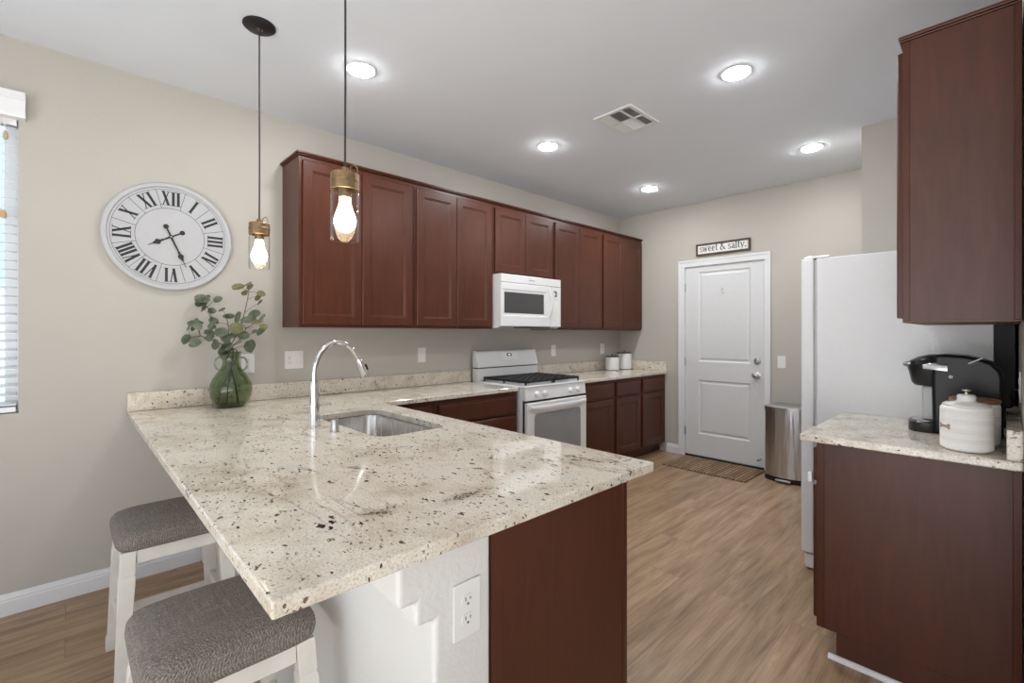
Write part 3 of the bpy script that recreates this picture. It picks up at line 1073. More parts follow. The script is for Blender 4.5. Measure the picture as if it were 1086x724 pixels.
# right hand run
rc = base_unit('cherry base cabinet with a plain side panel below the coffee maker', 2.722, XR - 0.004, 2.060, 2.785, '-x', [(2.085, 2.415), (2.425, 2.765)], [(2.085, 2.765, 0.710, 0.850)], None)
MB().box(2.750, 3.286, 2.0565, 2.0595, 0.108, CT - 0.0325).build('end_panel', 'veneer', rc)
MB().box(2.722, 2.7485, 2.0555, 2.0595, 0.108, CT - 0.0325).build('end_stile', 'wood', rc, bevel=0.001)
MB().box(3.2875, XR - 0.004, 2.053, 2.0595, 0.0, CT - 0.0325).build('scribe_strip', 'wood', rc, bevel=0.001)
MB().box(2.792, 3.286, 2.0565, 2.0595, 0.0, 0.1075).build('toe_end_panel', 'veneer', rc)
MB().box(2.688, 2.7025, 2.062, 2.086, 0.705, 0.745).build('child_latch', 'plastic', rc, bevel=0.003)
struct(MB().hexa([(2.765, 2.0555 - a, b) for a, b in [(0, 0), (0.017, 0), (0.016, 0.007), (0.011, 0.014), (0.004, 0.017), (0, 0.017)]],
                 [(XR - 0.004, 2.0525 - a, b) for a, b in [(0, 0), (0.017, 0), (0.016, 0.007), (0.011, 0.014), (0.004, 0.017), (0, 0.017)]]).build('trim_2', 'trim'))

uc = thing('wall_cabinet', 'single cherry wall cabinet showing its plain side above the coffee maker', 'cabinet', (3.15, 2.42, ZB))
carcass(uc, 3.003, XR - 0.004, 2.052, 2.79, ZB + 0.006, ZT, '-x', top=True)
for a, b in ((2.068, 2.419), (2.423, 2.774)):
    panel_front(uc, 'door', '-x', 3.0025, a, b, ZB + 0.017, ZT - 0.028)
MB().box(3.003, 3.024, 2.0475, 2.0515, ZB + 0.006, ZT).build('end_stile', 'wood', uc, bevel=0.001)
MB().box(3.0245, 3.2895, 2.0485, 2.0515, ZB + 0.006, ZT).build('end_panel', 'veneer', uc)
MB().box(3.290, XR - 0.004, 2.043, 2.0515, ZB + 0.006, ZT).build('scribe_strip', 'wood', uc, bevel=0.002)
MB().box(3.003, XR - 0.004, 2.046, 2.79, ZB, ZB + 0.0055).build('bottom_edge', 'woodraw', uc)
cr2 = MB().box(2.992, XR - 0.004, 2.036, 2.80, ZT + 0.008, ZT + 0.021).box(2.998, XR - 0.004, 2.042, 2.80, ZT + 0.001, ZT + 0.008)
tag(cr2.build('crown_molding', 'wood', bevel=0.003), 'short cherry crown strip on the single cabinet above the coffee maker', 'molding')

# ------------------------------------------------------------------ stove
st = thing('gas_range', 'white freestanding gas stove with black grates below the microwave', 'stove', (0.35, 2.741, 0))
A, B = 2.360, 3.122
MB().box(0.03, 0.655, A, B, 0.03, 0.905).box(0.06, 0.60, A + 0.04, B - 0.04, 0.0, 0.03).build('body', 'enamel', st, bevel=0.003)
ck = MB().box(0.03, 0.690, A - 0.003, B + 0.003, 0.9055, 0.922)
ck.build('cooktop', 'enamel', st, bevel=0.006, seg=3)
MB().prism([(0.6555, 0.806), (0.694, 0.806), (0.684, 0.905), (0.6555, 0.905)], 'y', A, B).build('control_panel', 'enamel', st, bevel=0.003)
MB().box(0.6555, 0.672, A + 0.004, B - 0.004, 0.160, 0.8055).build('oven_gap', 'gap', st)
odm = MB()
oy0, oy1, oz0, oz1 = A + 0.010, B - 0.004, 0.185, 0.788


def orect(i0, i1, j0, j1, x):
    return [(x, i0, j0), (x, i1, j0), (x, i1, j1), (x, i0, j1)]


odm.loops([orect(oy0, oy1, oz0, oz1, 0.6725), orect(oy0, oy1, oz0, oz1, 0.698), orect(oy0 + 0.006, oy1 - 0.006, oz0 + 0.006, oz1 - 0.006, 0.704),
           orect(oy0 + 0.075, oy1 - 0.075, oz0 + 0.10, oz1 - 0.085, 0.704), orect(oy0 + 0.079, oy1 - 0.079, oz0 + 0.104, oz1 - 0.089, 0.700)])
odoor = odm.build('oven_door', 'enamel', st)
wn = MB()
lp = []
wn.loops([[(0.7005, y, z) for y, z, _ in rrect(oy0 + 0.082, oy1 - 0.082, oz0 + 0.107, oz1 - 0.092, 0.03, 0)], [(0.7035, y, z) for y, z, _ in rrect(oy0 + 0.084, oy1 - 0.084, oz0 + 0.109, oz1 - 0.094, 0.03, 0)]])
wn.build('oven_window', 'ovenglass', odoor)
hb = MB()
pts = []
for i in range(13):
    t = i / 12
    y = oy0 + 0.03 + (oy1 - oy0 - 0.06) * t
    pts.append((0.716 + 0.030 * sin(pi * t) ** 0.6, y, 0.752))
rows = []
hb2 = MB()
prev = None
lps = []
for x, y, z in pts:
    lps.append([(x - 0.008, y, z - 0.013), (x + 0.008, y, z - 0.010), (x + 0.010, y, z + 0.004), (x + 0.004, y, z + 0.014), (x - 0.008, y, z + 0.014)])
hb2.loops(lps)
for y in (pts[0][1] + 0.006, pts[-1][1] - 0.006):
    hb2.box(0.7042, 0.722, y - 0.012, y + 0.012, 0.740, 0.764)
hb2.build('oven_handle', 'enamel', odoor, smooth=True, angle=50)
panel_front(st, 'drawer', '+x', 0.6555, A + 0.004, B - 0.004, 0.045, 0.158, t=0.04, recess=False, mat='enamel')
for y in (2.487, 2.582, 2.905, 3.001):
    k = MB().lathe([(0, 0), (0.024, 0), (0.024, 0.004), (0.021, 0.008), (0.019, 0.026), (0.016, 0.030), (0, 0.030)], (0.690, y, 0.853), 24, axis='x')
    ko = k.build('knob', 'enamel', st, smooth=True)
    MB().box(0.7195, 0.7275, y - 0.004, y + 0.004, 0.836, 0.870).build('knob_grip', 'enamel', ko, bevel=0.0015)
# backguard
MB().prism([(0.03, 0.9225), (0.105, 0.9225), (0.100, 1.028), (0.03, 1.028)], 'y', A + 0.001, B - 0.001).build('backguard_base', 'enamel', st, bevel=0.003)
MB().box(0.035, 0.090, A + 0.006, B - 0.006, 1.0282, 1.0365).build('vent_slot', 'gap', st)
bgp = MB().prism([(0.03, 1.0368), (0.112, 1.0368), (0.112, 1.050), (0.072, 1.178), (0.062, 1.186), (0.03, 1.186)], 'y', A + 0.001, B - 0.001)
bgo = bgp.build('backguard', 'enamel', st, bevel=0.006, seg=3)


def slant(y0, y1, s0, s1, d0, d1):
    a = Vector((0.112, 0, 1.050))
    b = Vector((0.072, 0, 1.178))
    n = Vector((0.128, 0, 0.040)).normalized()
    out = MB()
    lo, hi = [], []
    for y, s in ((y0, s0), (y1, s0), (y1, s1), (y0, s1)):
        p = a.lerp(b, s)
        p.y = y
        lo.append(p + n * d0)
        hi.append(p + n * d1)
    return out.hexa(lo, hi)


slant(2.66, 2.86, 0.40, 0.90, 0.0003, 0.0012).build('keypad', 'plastic', bgo)
dsp = slant(2.725, 2.785, 0.62, 0.82, 0.0014, 0.0024).build('clock_display', 'gloss_black', bgo)
slant(2.740, 2.770, 0.68, 0.76, 0.0026, 0.0030).build('display_digits', 'display', dsp)
# burners and grates
for (x, y, r) in ((0.24, 2.53, 0.040), (0.50, 2.53, 0.048), (0.24, 2.95, 0.040), (0.50, 2.95, 0.048)):
    bo = MB().lathe([(0, 0), (r + 0.012, 0), (r + 0.012, 0.006), (r, 0.009), (0, 0.009)], (x, y, 0.9225), 24).build('burner', 'nickel', st, smooth=True)
    MB().lathe([(0, 0.0), (r - 0.006, 0.0), (r - 0.004, 0.006), (r - 0.012, 0.011), (0, 0.012)], (x, y, 0.932), 24).build('burner_cap', 'iron', bo, smooth=True)
for y0, y1 in ((2.402, 2.735), (2.747, 3.080)):
    g = MB()
    zt0, zt1 = 0.940, 0.960
    x0, x1 = 0.130, 0.650
    w = 0.013
    for k in range(5):
        yy = y0 + (y1 - y0 - w) * k / 4
        g.box(x0, x1, yy, yy + w, zt0 + 0.0004 * (k % 2), zt1)
    for k in range(9):
        xx = x0 + (x1 - x0 - w) * k / 8
        g.box(xx, xx + w, y0, y1, zt0 + 0.0006, zt1 - 0.0005)
    for xx in (x0, (x0 + x1) / 2 - w / 2, x1 - w):
        for yy in (y0, y1 - w):
            g.box(xx, xx + w, yy, yy + w, 0.9226, zt0)
    g.build('grate', 'iron', st, bevel=0.002, seg=1)

# ------------------------------------------------------------------ microwave
mw = thing('microwave', 'white over the range microwave with dark window and curved handle', 'microwave', (0.2, 2.74, 1.40))
MA, MB_ = 2.362, 3.118
MB().box(0.003, 0.384, MA, MB_, 1.412, 1.838).prism([(0.003, 1.395), (0.02, 1.385), (0.36, 1.385), (0.384, 1.40), (0.384, 1.412), (0.003, 1.412)], 'y', MA, MA + 0.012).prism([(0.003, 1.395), (0.02, 1.385), (0.36, 1.385), (0.384, 1.40), (0.384, 1.412), (0.003, 1.412)], 'y', MB_ - 0.012, MB_).build('body', 'enamel', mw, bevel=0.002)
MB().box(0.03, 0.36, MA + 0.02, MB_ - 0.02, 1.397, 1.4115).build('vent_filter', 'offgrey', mw)
MB().box(0.20, 0.375, 2.70, 3.00, 1.389, 1.3968).build('lamp_cover', 'gap', mw)
MB().box(0.3845, 0.405, MA, MB_, 1.769, 1.838).build('vent_grille', 'enamel', mw, bevel=0.004)
md = MB()


def mrect(y0, y1, z0, z1, x):
    return [(x, y0, z0), (x, y1, z0), (x, y1, z1), (x, y0, z1)]


md.loops([mrect(MA, 2.968, 1.400, 1.7665, 0.3845), mrect(MA, 2.968, 1.400, 1.7665, 0.402), mrect(MA + 0.004, 2.964, 1.404, 1.7625, 0.406),
          mrect(2.380, 2.925, 1.485, 1.712, 0.406), mrect(2.386, 2.917, 1.495, 1.704, 0.4015), mrect(2.400, 2.888, 1.508, 1.690, 0.4015), mrect(2.402, 2.886, 1.510, 1.688, 0.400)])
mdo = md.build('door', 'enamel', mw)
MB().box(0.4003, 0.4025, 2.402, 2.886, 1.511, 1.687).build('window', 'mwglass', mdo)
hp = []
for i in range(11):
    t = i / 10
    hp.append([(0.406 + 0.030 * sin(pi * t) ** 0.7 + dx, 2.946 + 0.016 * sin(pi * t) + dy, 1.478 + 0.272 * t) for dx, dy in ((-0.006, -0.010), (0.006, -0.007), (0.008, 0.0), (0.006, 0.007), (-0.006, 0.010))])
MB().loops(hp).build('handle', 'enamel', mdo, smooth=True, angle=60)
cp = MB().box(0.3845, 0.4045, 2.9695, MB_, 1.400, 1.7665).build('control_panel', 'enamel', mw, bevel=0.003)
MB().box(0.4048, 0.4056, 3.020, 3.062, 1.715, 1.730).box(0.4048, 0.4056, 3.042, 3.062, 1.680, 1.715).box(0.4048, 0.4056, 3.028, 3.060, 1.676, 1.688).build('clock_display', 'greyink', cp)
for r in range(6):
    for c_ in range(3):
        pass
MB().box(0.4046, 0.4050, 2.995, 3.095, 1.43, 1.64).build('keypad', 'plastic', cp)


def text_mesh(txt, size):
    cu = bpy.data.curves.new('lettering', 'FONT')
    cu.body = txt
    cu.size = size
    cu.align_x = 'CENTER'
    cu.align_y = 'CENTER'
    cu.extrude = 0.0003
    o = bpy.data.objects.new('lettering', cu)
    COL.objects.link(o)
    dg = bpy.context.evaluated_depsgraph_get()
    dg.update()
    me = bpy.data.meshes.new_from_object(o.evaluated_get(dg))
    vs = [v.co.copy() for v in me.vertices]
    fs = [tuple(p.vertices) for p in me.polygons]
    bpy.data.objects.remove(o)
    bpy.data.curves.remove(cu)
    return vs, fs


vs, fs = text_mesh('Whirlpool', 0.017)
tm = MB()
bv = [tm.v((0.4056 + c.z, 2.727 + c.x, 1.803 + c.y)) for c in vs]
for f_ in fs:
    tm.f([bv[i] for i in f_])
tm.build('logo', 'greyink', mw)

# ------------------------------------------------------------------ refrigerator
fr = thing('refrigerator', 'tall white refrigerator with side panel facing the coffee maker', 'refrigerator', (2.85, 3.23, 0))
F0, F1 = 2.806, 3.672
MB().box(2.545, 3.235, F0, F1, 0.035, 1.757).box(2.60, 3.2, F0 + 0.03, F1 - 0.03, 0.0, 0.035).build('body', 'fridge', fr, bevel=0.004)
MB().box(3.2355, 3.30, F0 + 0.004, F1 - 0.004, 0.03, 1.75).build('rear_gap_shade', 'gap', fr)  # black block standing in for the shade in the gap behind the fridge
MB().box(2.531, 2.5445, F0 + 0.012, F1 - 0.012, 0.10, 1.748).build('door_gasket', 'offgrey', fr)
fm = F0 + 0.40
for a, b, hy in ((F0, fm - 0.003, fm - 0.035), (fm + 0.003, F1, fm + 0.035)):
    d_ = MB().box(2.466, 2.5305, a, b, 0.095, 1.760).build('door', 'fridge', fr, bevel=0.010, seg=3)
    MB().tube([(2.466, hy, 0.55), (2.432, hy, 0.58), (2.425, hy, 0.62), (2.425, hy, 1.48), (2.432, hy, 1.52), (2.466, hy, 1.55)], 0.012, 12).build('handle', 'enamel', d_, smooth=True)
for a, b in ((F0 + 0.01, F0 + 0.07), (F1 - 0.07, F1 - 0.01)):
    MB().box(2.480, 2.60, a, b, 1.7605, 1.772).cyl((2.50, (a + b) / 2, 1.772), (2.50, (a + b) / 2, 1.779), 0.016, n=16).build('hinge_cover', 'plastic', fr, bevel=0.003)
kg = MB().box(2.485, 2.5445, F0 + 0.005, F1 - 0.005, 0.012, 0.088)
kg.build('kick_grille', 'fridge', fr, bevel=0.006)
MB().box(2.480, 2.4848, F0 + 0.03, F1 - 0.03, 0.060, 0.080).build('grille_slot', 'offgrey', fr)

# ------------------------------------------------------------------ ceiling fixtures
def recessed(loc, lab):
    t = thing('recessed_light', lab, 'ceiling light', loc, 'recessed ceiling lights')
    x, y, z = loc
    MB().lathe([(0.068, 0.0), (0.082, 0.0), (0.082, -0.002), (0.078, -0.0045), (0.068, -0.0045)], (x, y, z - 0.0002), 40, closed=True).build('trim_ring', 'trim', t, smooth=True)
    MB().lathe([(0.0675, -0.0002), (0.0675, -0.0064), (0.060, -0.0098), (0.035, -0.0125), (0, -0.0135)], (x, y, z - 0.0002), 40).build('diffuser', 'led', t, smooth=True)
    return t


cans = [((0.890, 0.908), 'round recessed ceiling light beside the hanging lamp cords'),
        ((2.267, 2.396), 'round recessed ceiling light between the air vent and the single cherry cabinet'),
        ((0.894, 2.395), 'round recessed ceiling light above the microwave'),
        ((2.260, 3.871), 'round recessed ceiling light above the refrigerator front'),
        ((0.885, 3.883), 'round recessed ceiling light nearest the room corner')]
r0 = None
for (x, y), lab in cans:
    r0 = recessed((x, y, CEIL), lab) if r0 is None else dup(r0, (x, y, CEIL), lab)

vt = thing('ceiling_vent', 'white square louvered air vent set in the ceiling', 'vent', (1.545, 2.448, CEIL))
vx0, vx1, vy0, vy1 = 1.405, 1.685, 2.275, 2.622
MB().box(vx0 + 0.02, vx1 - 0.02, vy0 + 0.02, vy1 - 0.02, CEIL - 0.0018, CEIL - 0.0004).build('duct_shade_plate', 'greyink', vt)  # dark plate standing in for the shade inside the duct
vf = MB()
zt, zb = CEIL - 0.0003, CEIL - 0.010
fw = 0.024
vf.box(vx0, vx1, vy0, vy0 + fw, zb, zt).box(vx0, vx1, vy1 - fw, vy1, zb, zt).box(vx0, vx0 + fw, vy0 + fw, vy1 - fw, zb, zt).box(vx1 - fw, vx1, vy0 + fw, vy1 - fw, zb, zt)
ym = (vy0 + vy1) / 2
xa_, xb_ = vx0 + 0.095, vx1 - 0.090
vf.box(vx0 + fw, vx1 - fw, ym - 0.006, ym + 0.006, zb, zt)
for xx in (xa_, xb_):
    vf.box(xx - 0.006, xx + 0.006, vy0 + fw, ym - 0.006, zb, zt).box(xx - 0.006, xx + 0.006, ym + 0.006, vy1 - fw, zb, zt)
vf.build('vent_frame', 'trim', vt, bevel=0.001, seg=1)
cy_ = [(vy0 + fw, ym - 0.006), (ym + 0.006, vy1 - fw)]
cx_ = [(vx0 + fw, xa_ - 0.006), (xa_ + 0.006, xb_ - 0.006), (xb_ + 0.006, vx1 - fw)]
for i, (a, b) in enumerate(cx_):
    for j, (p, q) in enumerate(cy_):
        s_ = MB()
        along_y = i != 1
        lo_, hi_ = (a, b) if along_y else (p, q)
        sg = (1 if i == 0 else -1) if along_y else (1 if j == 0 else -1)
        n = 6 if along_y else 9
        for k in range(n):
            c = lo_ + (hi_ - lo_) * (k + 0.5) / n
            sec_ = [(c - 0.006 * sg, zb + 0.0005), (c - 0.0045 * sg, zb + 0.0005), (c + 0.006 * sg, zt - 0.002), (c + 0.0045 * sg, zt - 0.002)]
            s_.prism(sec_, 'y' if along_y else 'x', *((p, q) if along_y else (a, b)))
        s_.build('louver', 'trim', vt)

# pendant lamps
def pendant(x, y, lab):
    t = thing('pendant_lamp', lab, 'pendant lamp', (x, y, CEIL), 'glass jar pendant lamps over the peninsula')
    MB().lathe([(0, -0.0005), (0.068, -0.0005), (0.069, -0.006), (0.060, -0.014), (0.016, -0.020), (0.008, -0.034), (0, -0.034)], (x, y, CEIL), 36).build('canopy', 'bronze', t, smooth=True)
    MB().tube([(x, y, CEIL - 0.034), (x + 0.002, y, 2.4), (x, y + 0.001, 2.1), (x, y, 1.862)], 0.0035, 8).build('cable', 'cable', t, smooth=True)
    lid = MB().lathe([(0, 1.862), (0.010, 1.862), (0.012, 1.850), (0.016, 1.846), (0.041, 1.843), (0.0435, 1.840), (0.0435, 1.822), (0.0450, 1.820), (0.0450, 1.814), (0.0435, 1.812), (0.0435, 1.790), (0.0405, 1.789), (0.0405, 1.8385), (0, 1.840)], (x, y, 0), 36).build('jar_lid', 'lid', t, smooth=True)
    MB().tube([(x + 0.014, y + 0.010, 1.848), (x + 0.016, y + 0.012, 1.864), (x + 0.024, y + 0.020, 1.870), (x + 0.030, y + 0.026, 1.862), (x + 0.031, y + 0.028, 1.846)], 0.002, 6).build('wire_hook', 'lid', lid, smooth=True)
    MB().lathe([(0, 1.838), (0.019, 1.838), (0.019, 1.768), (0.015, 1.764), (0, 1.764)], (x, y, 0), 24).build('socket', 'lid', t, smooth=True)
    MB().lathe([(0.0400, 1.812), (0.0400, 1.784), (0.0420, 1.780), (0.0440, 1.772), (0.0440, 1.640), (0.0425, 1.632), (0.0395, 1.632), (0.0395, 1.637), (0.0415, 1.643), (0.0415, 1.772), (0.0395, 1.782), (0.0385, 1.812)], (x, y, 0), 40, closed=True).build('glass_jar', 'jarglass', t, smooth=True)
    MB().lathe([(0, 1.768), (0.0170, 1.766), (0.0175, 1.752), (0.0205, 1.736), (0.0290, 1.714), (0.0335, 1.697), (0.0325, 1.682), (0.0265, 1.668), (0.0150, 1.660), (0, 1.658)], (x, y, 0), 28).build('light_bulb', 'bulb', t, smooth=True)
    return t


p1 = pendant(0.910, 0.405, 'glass jar pendant lamp with brass lid hanging near the wall clock')
dup(p1, (1.827, 0.405, CEIL), 'glowing glass jar pendant lamp hanging in front of the cherry wall cabinets')

# ------------------------------------------------------------------ wall clock
ck_ = thing('wall_clock', 'large round white wall clock with black Roman numerals', 'clock', (0.001, 0.190, 1.883))
CY, CZ, CR = 0.190, 1.883, 0.302
rim = MB().lathe([(0.0, 0.0), (CR - 0.010, 0.0), (CR, 0.006), (CR, 0.020), (CR - 0.006, 0.027), (CR - 0.022, 0.027), (CR - 0.028, 0.020), (0, 0.020)], (0.0015, CY, CZ), 96, axis='x')
rim.build('case', 'clockface', ck_, smooth=True)


def cpt(tan, rad, ang):
    """tan: across, rad: outward; ang clockwise from XII seen from the room (+y is to the viewer's right)"""
    a = ang
    return (CY + rad * sin(a) + tan * cos(a), CZ + rad * cos(a) - tan * sin(a))


XF = 0.0218


def cring(m, r0, r1, x0, x1, n=96):
    m.lathe([(r0, x0), (r1, x0), (r1, x1), (r0, x1)], (0, CY, CZ), n, axis='x', closed=True)


lines = MB()
cring(lines, 0.2745, 0.2775, XF, XF + 0.0006)
cring(lines, 0.2635, 0.2653, XF, XF + 0.0006)
cring(lines, 0.1590, 0.1610, XF, XF + 0.0006)
for k in range(12):
    a = radians(15 + 30 * k)
    q = [cpt(-0.0011, 0.161, a), cpt(0.0011, 0.161, a), cpt(0.0011, 0.264, a), cpt(-0.0011, 0.264, a)]
    lines.hexa([(XF, y, z) for y, z in q], [(XF + 0.0006, y, z) for y, z in q])
lines.build('dial_lines', 'ink', ck_)

ROM = ['XII', 'I', 'II', 'III', 'IV', 'V', 'VI', 'VII', 'VIII', 'IX', 'X', 'XI']
WID = {'I': 0.0235, 'V': 0.042, 'X': 0.045}


def numeral(txt, ang):
    m = MB()
    sc = 1.0 if len(txt) < 4 else 0.82
    tot = sum(WID[c] for c in txt) * sc
    x = -tot / 2
    r0, r1 = 0.177, 0.253

    def seg(xa, ra, xb, rb, w):
        q = [cpt(xa - w / 2, ra, ang), cpt(xa + w / 2, ra, ang), cpt(xb + w / 2, rb, ang), cpt(xb - w / 2, rb, ang)]
        m.hexa([(XF, y, z) for y, z in q], [(XF + 0.0008, y, z) for y, z in q])

    def serif(xc, r, w):
        q = [cpt(xc - w / 2, r - 0.0012, ang), cpt(xc + w / 2, r - 0.0012, ang), cpt(xc + w / 2, r + 0.0012, ang), cpt(xc - w / 2, r + 0.0012, ang)]
        m.hexa([(XF, y, z) for y, z in q], [(XF + 0.0008, y, z) for y, z in q])
    for c in txt:
        w = WID[c] * sc
        cx = x + w / 2
        if c == 'I':
            seg(cx, r0, cx, r1, 0.0130)
            serif(cx, r0, w * 0.98)
            serif(cx, r1, w * 0.98)
        elif c == 'V':
            seg(cx, r0, cx - w * 0.28, r1, 0.0130)
            seg(cx, r0, cx + w * 0.30, r1, 0.0045)
            serif(cx - w * 0.28, r1, w * 0.42)
            serif(cx + w * 0.30, r1, w * 0.36)
        else:
            seg(cx + w * 0.28, r0, cx - w * 0.28, r1, 0.0130)
            seg(cx - w * 0.28, r0, cx + w * 0.28, r1, 0.0045)
            for sx_, rr in ((-1, r0), (1, r0), (-1, r1), (1, r1)):
                serif(cx + sx_ * w * 0.28, rr, w * 0.42)
        x += w
    return m


for k, txt in enumerate(ROM):
    numeral(txt, radians(30 * k)).build('numeral', 'ink', ck_)


def hand(name, ang, tip, spade, tail, wid, x0):
    prof = [(0.0055, -0.008), (0.0048, 0.02), (0.0036, spade - 0.030), (0.0062, spade - 0.022), (0.0042, spade - 0.016), (wid, spade), (wid * 0.6, spade + 0.012), (0.0022, spade + 0.028), (0.0012, tip)]
    m = MB()
    left = [cpt(-w, r, ang) for w, r in prof]
    right = [cpt(w, r, ang) for w, r in prof]
    for i in range(len(prof) - 1):
        q = [left[i], right[i], right[i + 1], left[i + 1]]
        m.hexa([(x0, y, z) for y, z in q], [(x0 + 0.0015, y, z) for y, z in q])
    q = [cpt(-0.0045, 0.0, ang), cpt(0.0045, 0.0, ang), cpt(0.0036, -tail, ang), cpt(-0.0036, -tail, ang)]
    m.hexa([(x0, y, z) for y, z in q], [(x0 + 0.0015, y, z) for y, z in q])
    y, z = cpt(0, -tail, ang)
    m.cyl((x0, y, z), (x0 + 0.002, y, z), 0.0130, n=20)
    y, z = cpt(0, 0, ang)
    m.cyl((x0, y, z), (x0 + 0.002, y, z), 0.010, n=20)
    m.build(name, 'ink', ck_)


hand('minute_hand', math.atan2(0.262 - 0.191, 1.721 - 1.888), 0.182, 0.115, 0.060, 0.0150, 0.0275)
hand('hour_hand', math.atan2(0.088 - 0.191, 1.831 - 1.888), 0.118, 0.068, 0.060, 0.0165, 0.0245)
MB().cyl((0.0300, CY, CZ), (0.0322, CY, CZ), 0.0045, n=16).build('pivot_cap', 'nickel', ck_)

# ------------------------------------------------------------------ sign over the door
sg = thing('wall_sign', 'small framed white sign reading sweet and salty above the white door', 'sign', (1.2495, D, 2.17))
gx0, gx1, gz0, gz1 = 0.974, 1.527, 2.172, 2.297
fr_ = MB()
t_ = 0.018
fr_.box(gx0, gx1, D - 0.026, D - 0.001, gz0, gz0 + t_).box(gx0, gx1, D - 0.026, D - 0.001, gz1 - t_, gz1)
fr_.box(gx0, gx0 + t_, D - 0.026, D - 0.001, gz0 + t_, gz1 - t_).box(gx1 - t_, gx1, D - 0.026, D - 0.001, gz0 + t_, gz1 - t_)
fr_.build('frame', 'walnut', sg, bevel=0.0015, seg=1)
MB().box(gx0 + t_, gx1 - t_, D - 0.014, D - 0.001, gz0 + t_, gz1 - t_).build('sign_board', 'signface', sg)
TK, TN = 0.19, 0.09
GL = {
    's': (0.78, [([(.64, .82), (.48, .98), (.25, .98), (.10, .82), (.16, .64), (.36, .52), (.58, .40), (.66, .22), (.54, .04), (.30, .0), (.10, .14)], .13)]),
    'w': (1.22, [([(.10, 1), (.34, 0)], TK), ([(.34, 0), (.58, .95)], TN), ([(.56, 1), (.80, 0)], TK), ([(.80, 0), (1.06, 1)], TN), ([(-.02, 1), (.26, 1)], TN), ([(.94, 1), (1.16, 1)], TN)]),
    'e': (0.80, [([(.10, .54), (.68, .54)], TN), ([(.68, .54), (.62, .84), (.40, .98)], TN), ([(.40, .98), (.18, .85), (.10, .5), (.20, .13), (.42, .02)], TK), ([(.42, .02), (.70, .2)], TN)]),
    't': (0.62, [([(.26, 1.34), (.26, .18), (.36, .02)], TK), ([(.36, .02), (.56, .10)], TN), ([(.02, 1), (.54, 1)], TN)]),
    '&': (1.30, [([(1.14, .02), (.36, 1.0), (.34, 1.26), (.52, 1.42)], TK), ([(.52, 1.42), (.72, 1.28), (.64, 1.02), (.26, .66)], TN), ([(.26, .66), (.12, .36), (.22, .08), (.5, 0)], TK), ([(.5, 0), (.82, .22), (1.0, .64), (1.14, .68)], TN)]),
    'a': (0.80, [([(.14, .80), (.32, .98), (.50, .94)], TN), ([(.50, .94), (.56, .74), (.56, .12), (.70, .0)], TK), ([(.56, .58), (.26, .48)], TN), ([(.26, .48), (.12, .24), (.24, .02)], TK), ([(.24, .02), (.42, .04), (.56, .2)], TN)]),
    'l': (0.50, [([(.24, 1.46), (.24, 0)], TK), ([(.04, .02), (.46, .02)], TN), ([(.06, 1.44), (.26, 1.44)], TN)]),
    'y': (0.88, [([(.12, 1), (.42, .05)], TK), ([(.74, 1), (.32, -.28), (.12, -.36)], TN), ([(-.02, 1), (.30, 1)], TN), ([(.58, 1), (.88, 1)], TN)]),
    '.': (0.34, [([(.08, .08), (.28, .08)], .19)]),
    ' ': (0.42, []),
}
TXT = 'sweet & salty.'
unit = 0.478 / sum(GL[c][0] for c in TXT)
lt_root = MB()
x = gx0 + t_ + 0.018
zb_ = gz0 + 0.041
for c in TXT:
    adv, strokes = GL[c]
    if strokes:
        m = MB()
        for pts, w in strokes:
            P = [Vector((x + px * unit, zb_ + pz * unit)) for px, pz in pts]
            hw = w * unit / 2
            for i in range(len(P) - 1):
                d = (P[i + 1] - P[i]).normalized()
                n = Vector((-d.y, d.x)) * hw
                e = d * hw * 0.5
                q = [P[i] - e + n, P[i] - e - n, P[i + 1] + e - n, P[i + 1] + e + n]
                yy = D - 0.0155 - random.random() * 0.0002
                m.hexa([(a.x, D - 0.0141, a.y) for a in q], [(a.x, yy, a.y) for a in q])
        m.build('letter', 'ink', sg)
    x += adv * unit

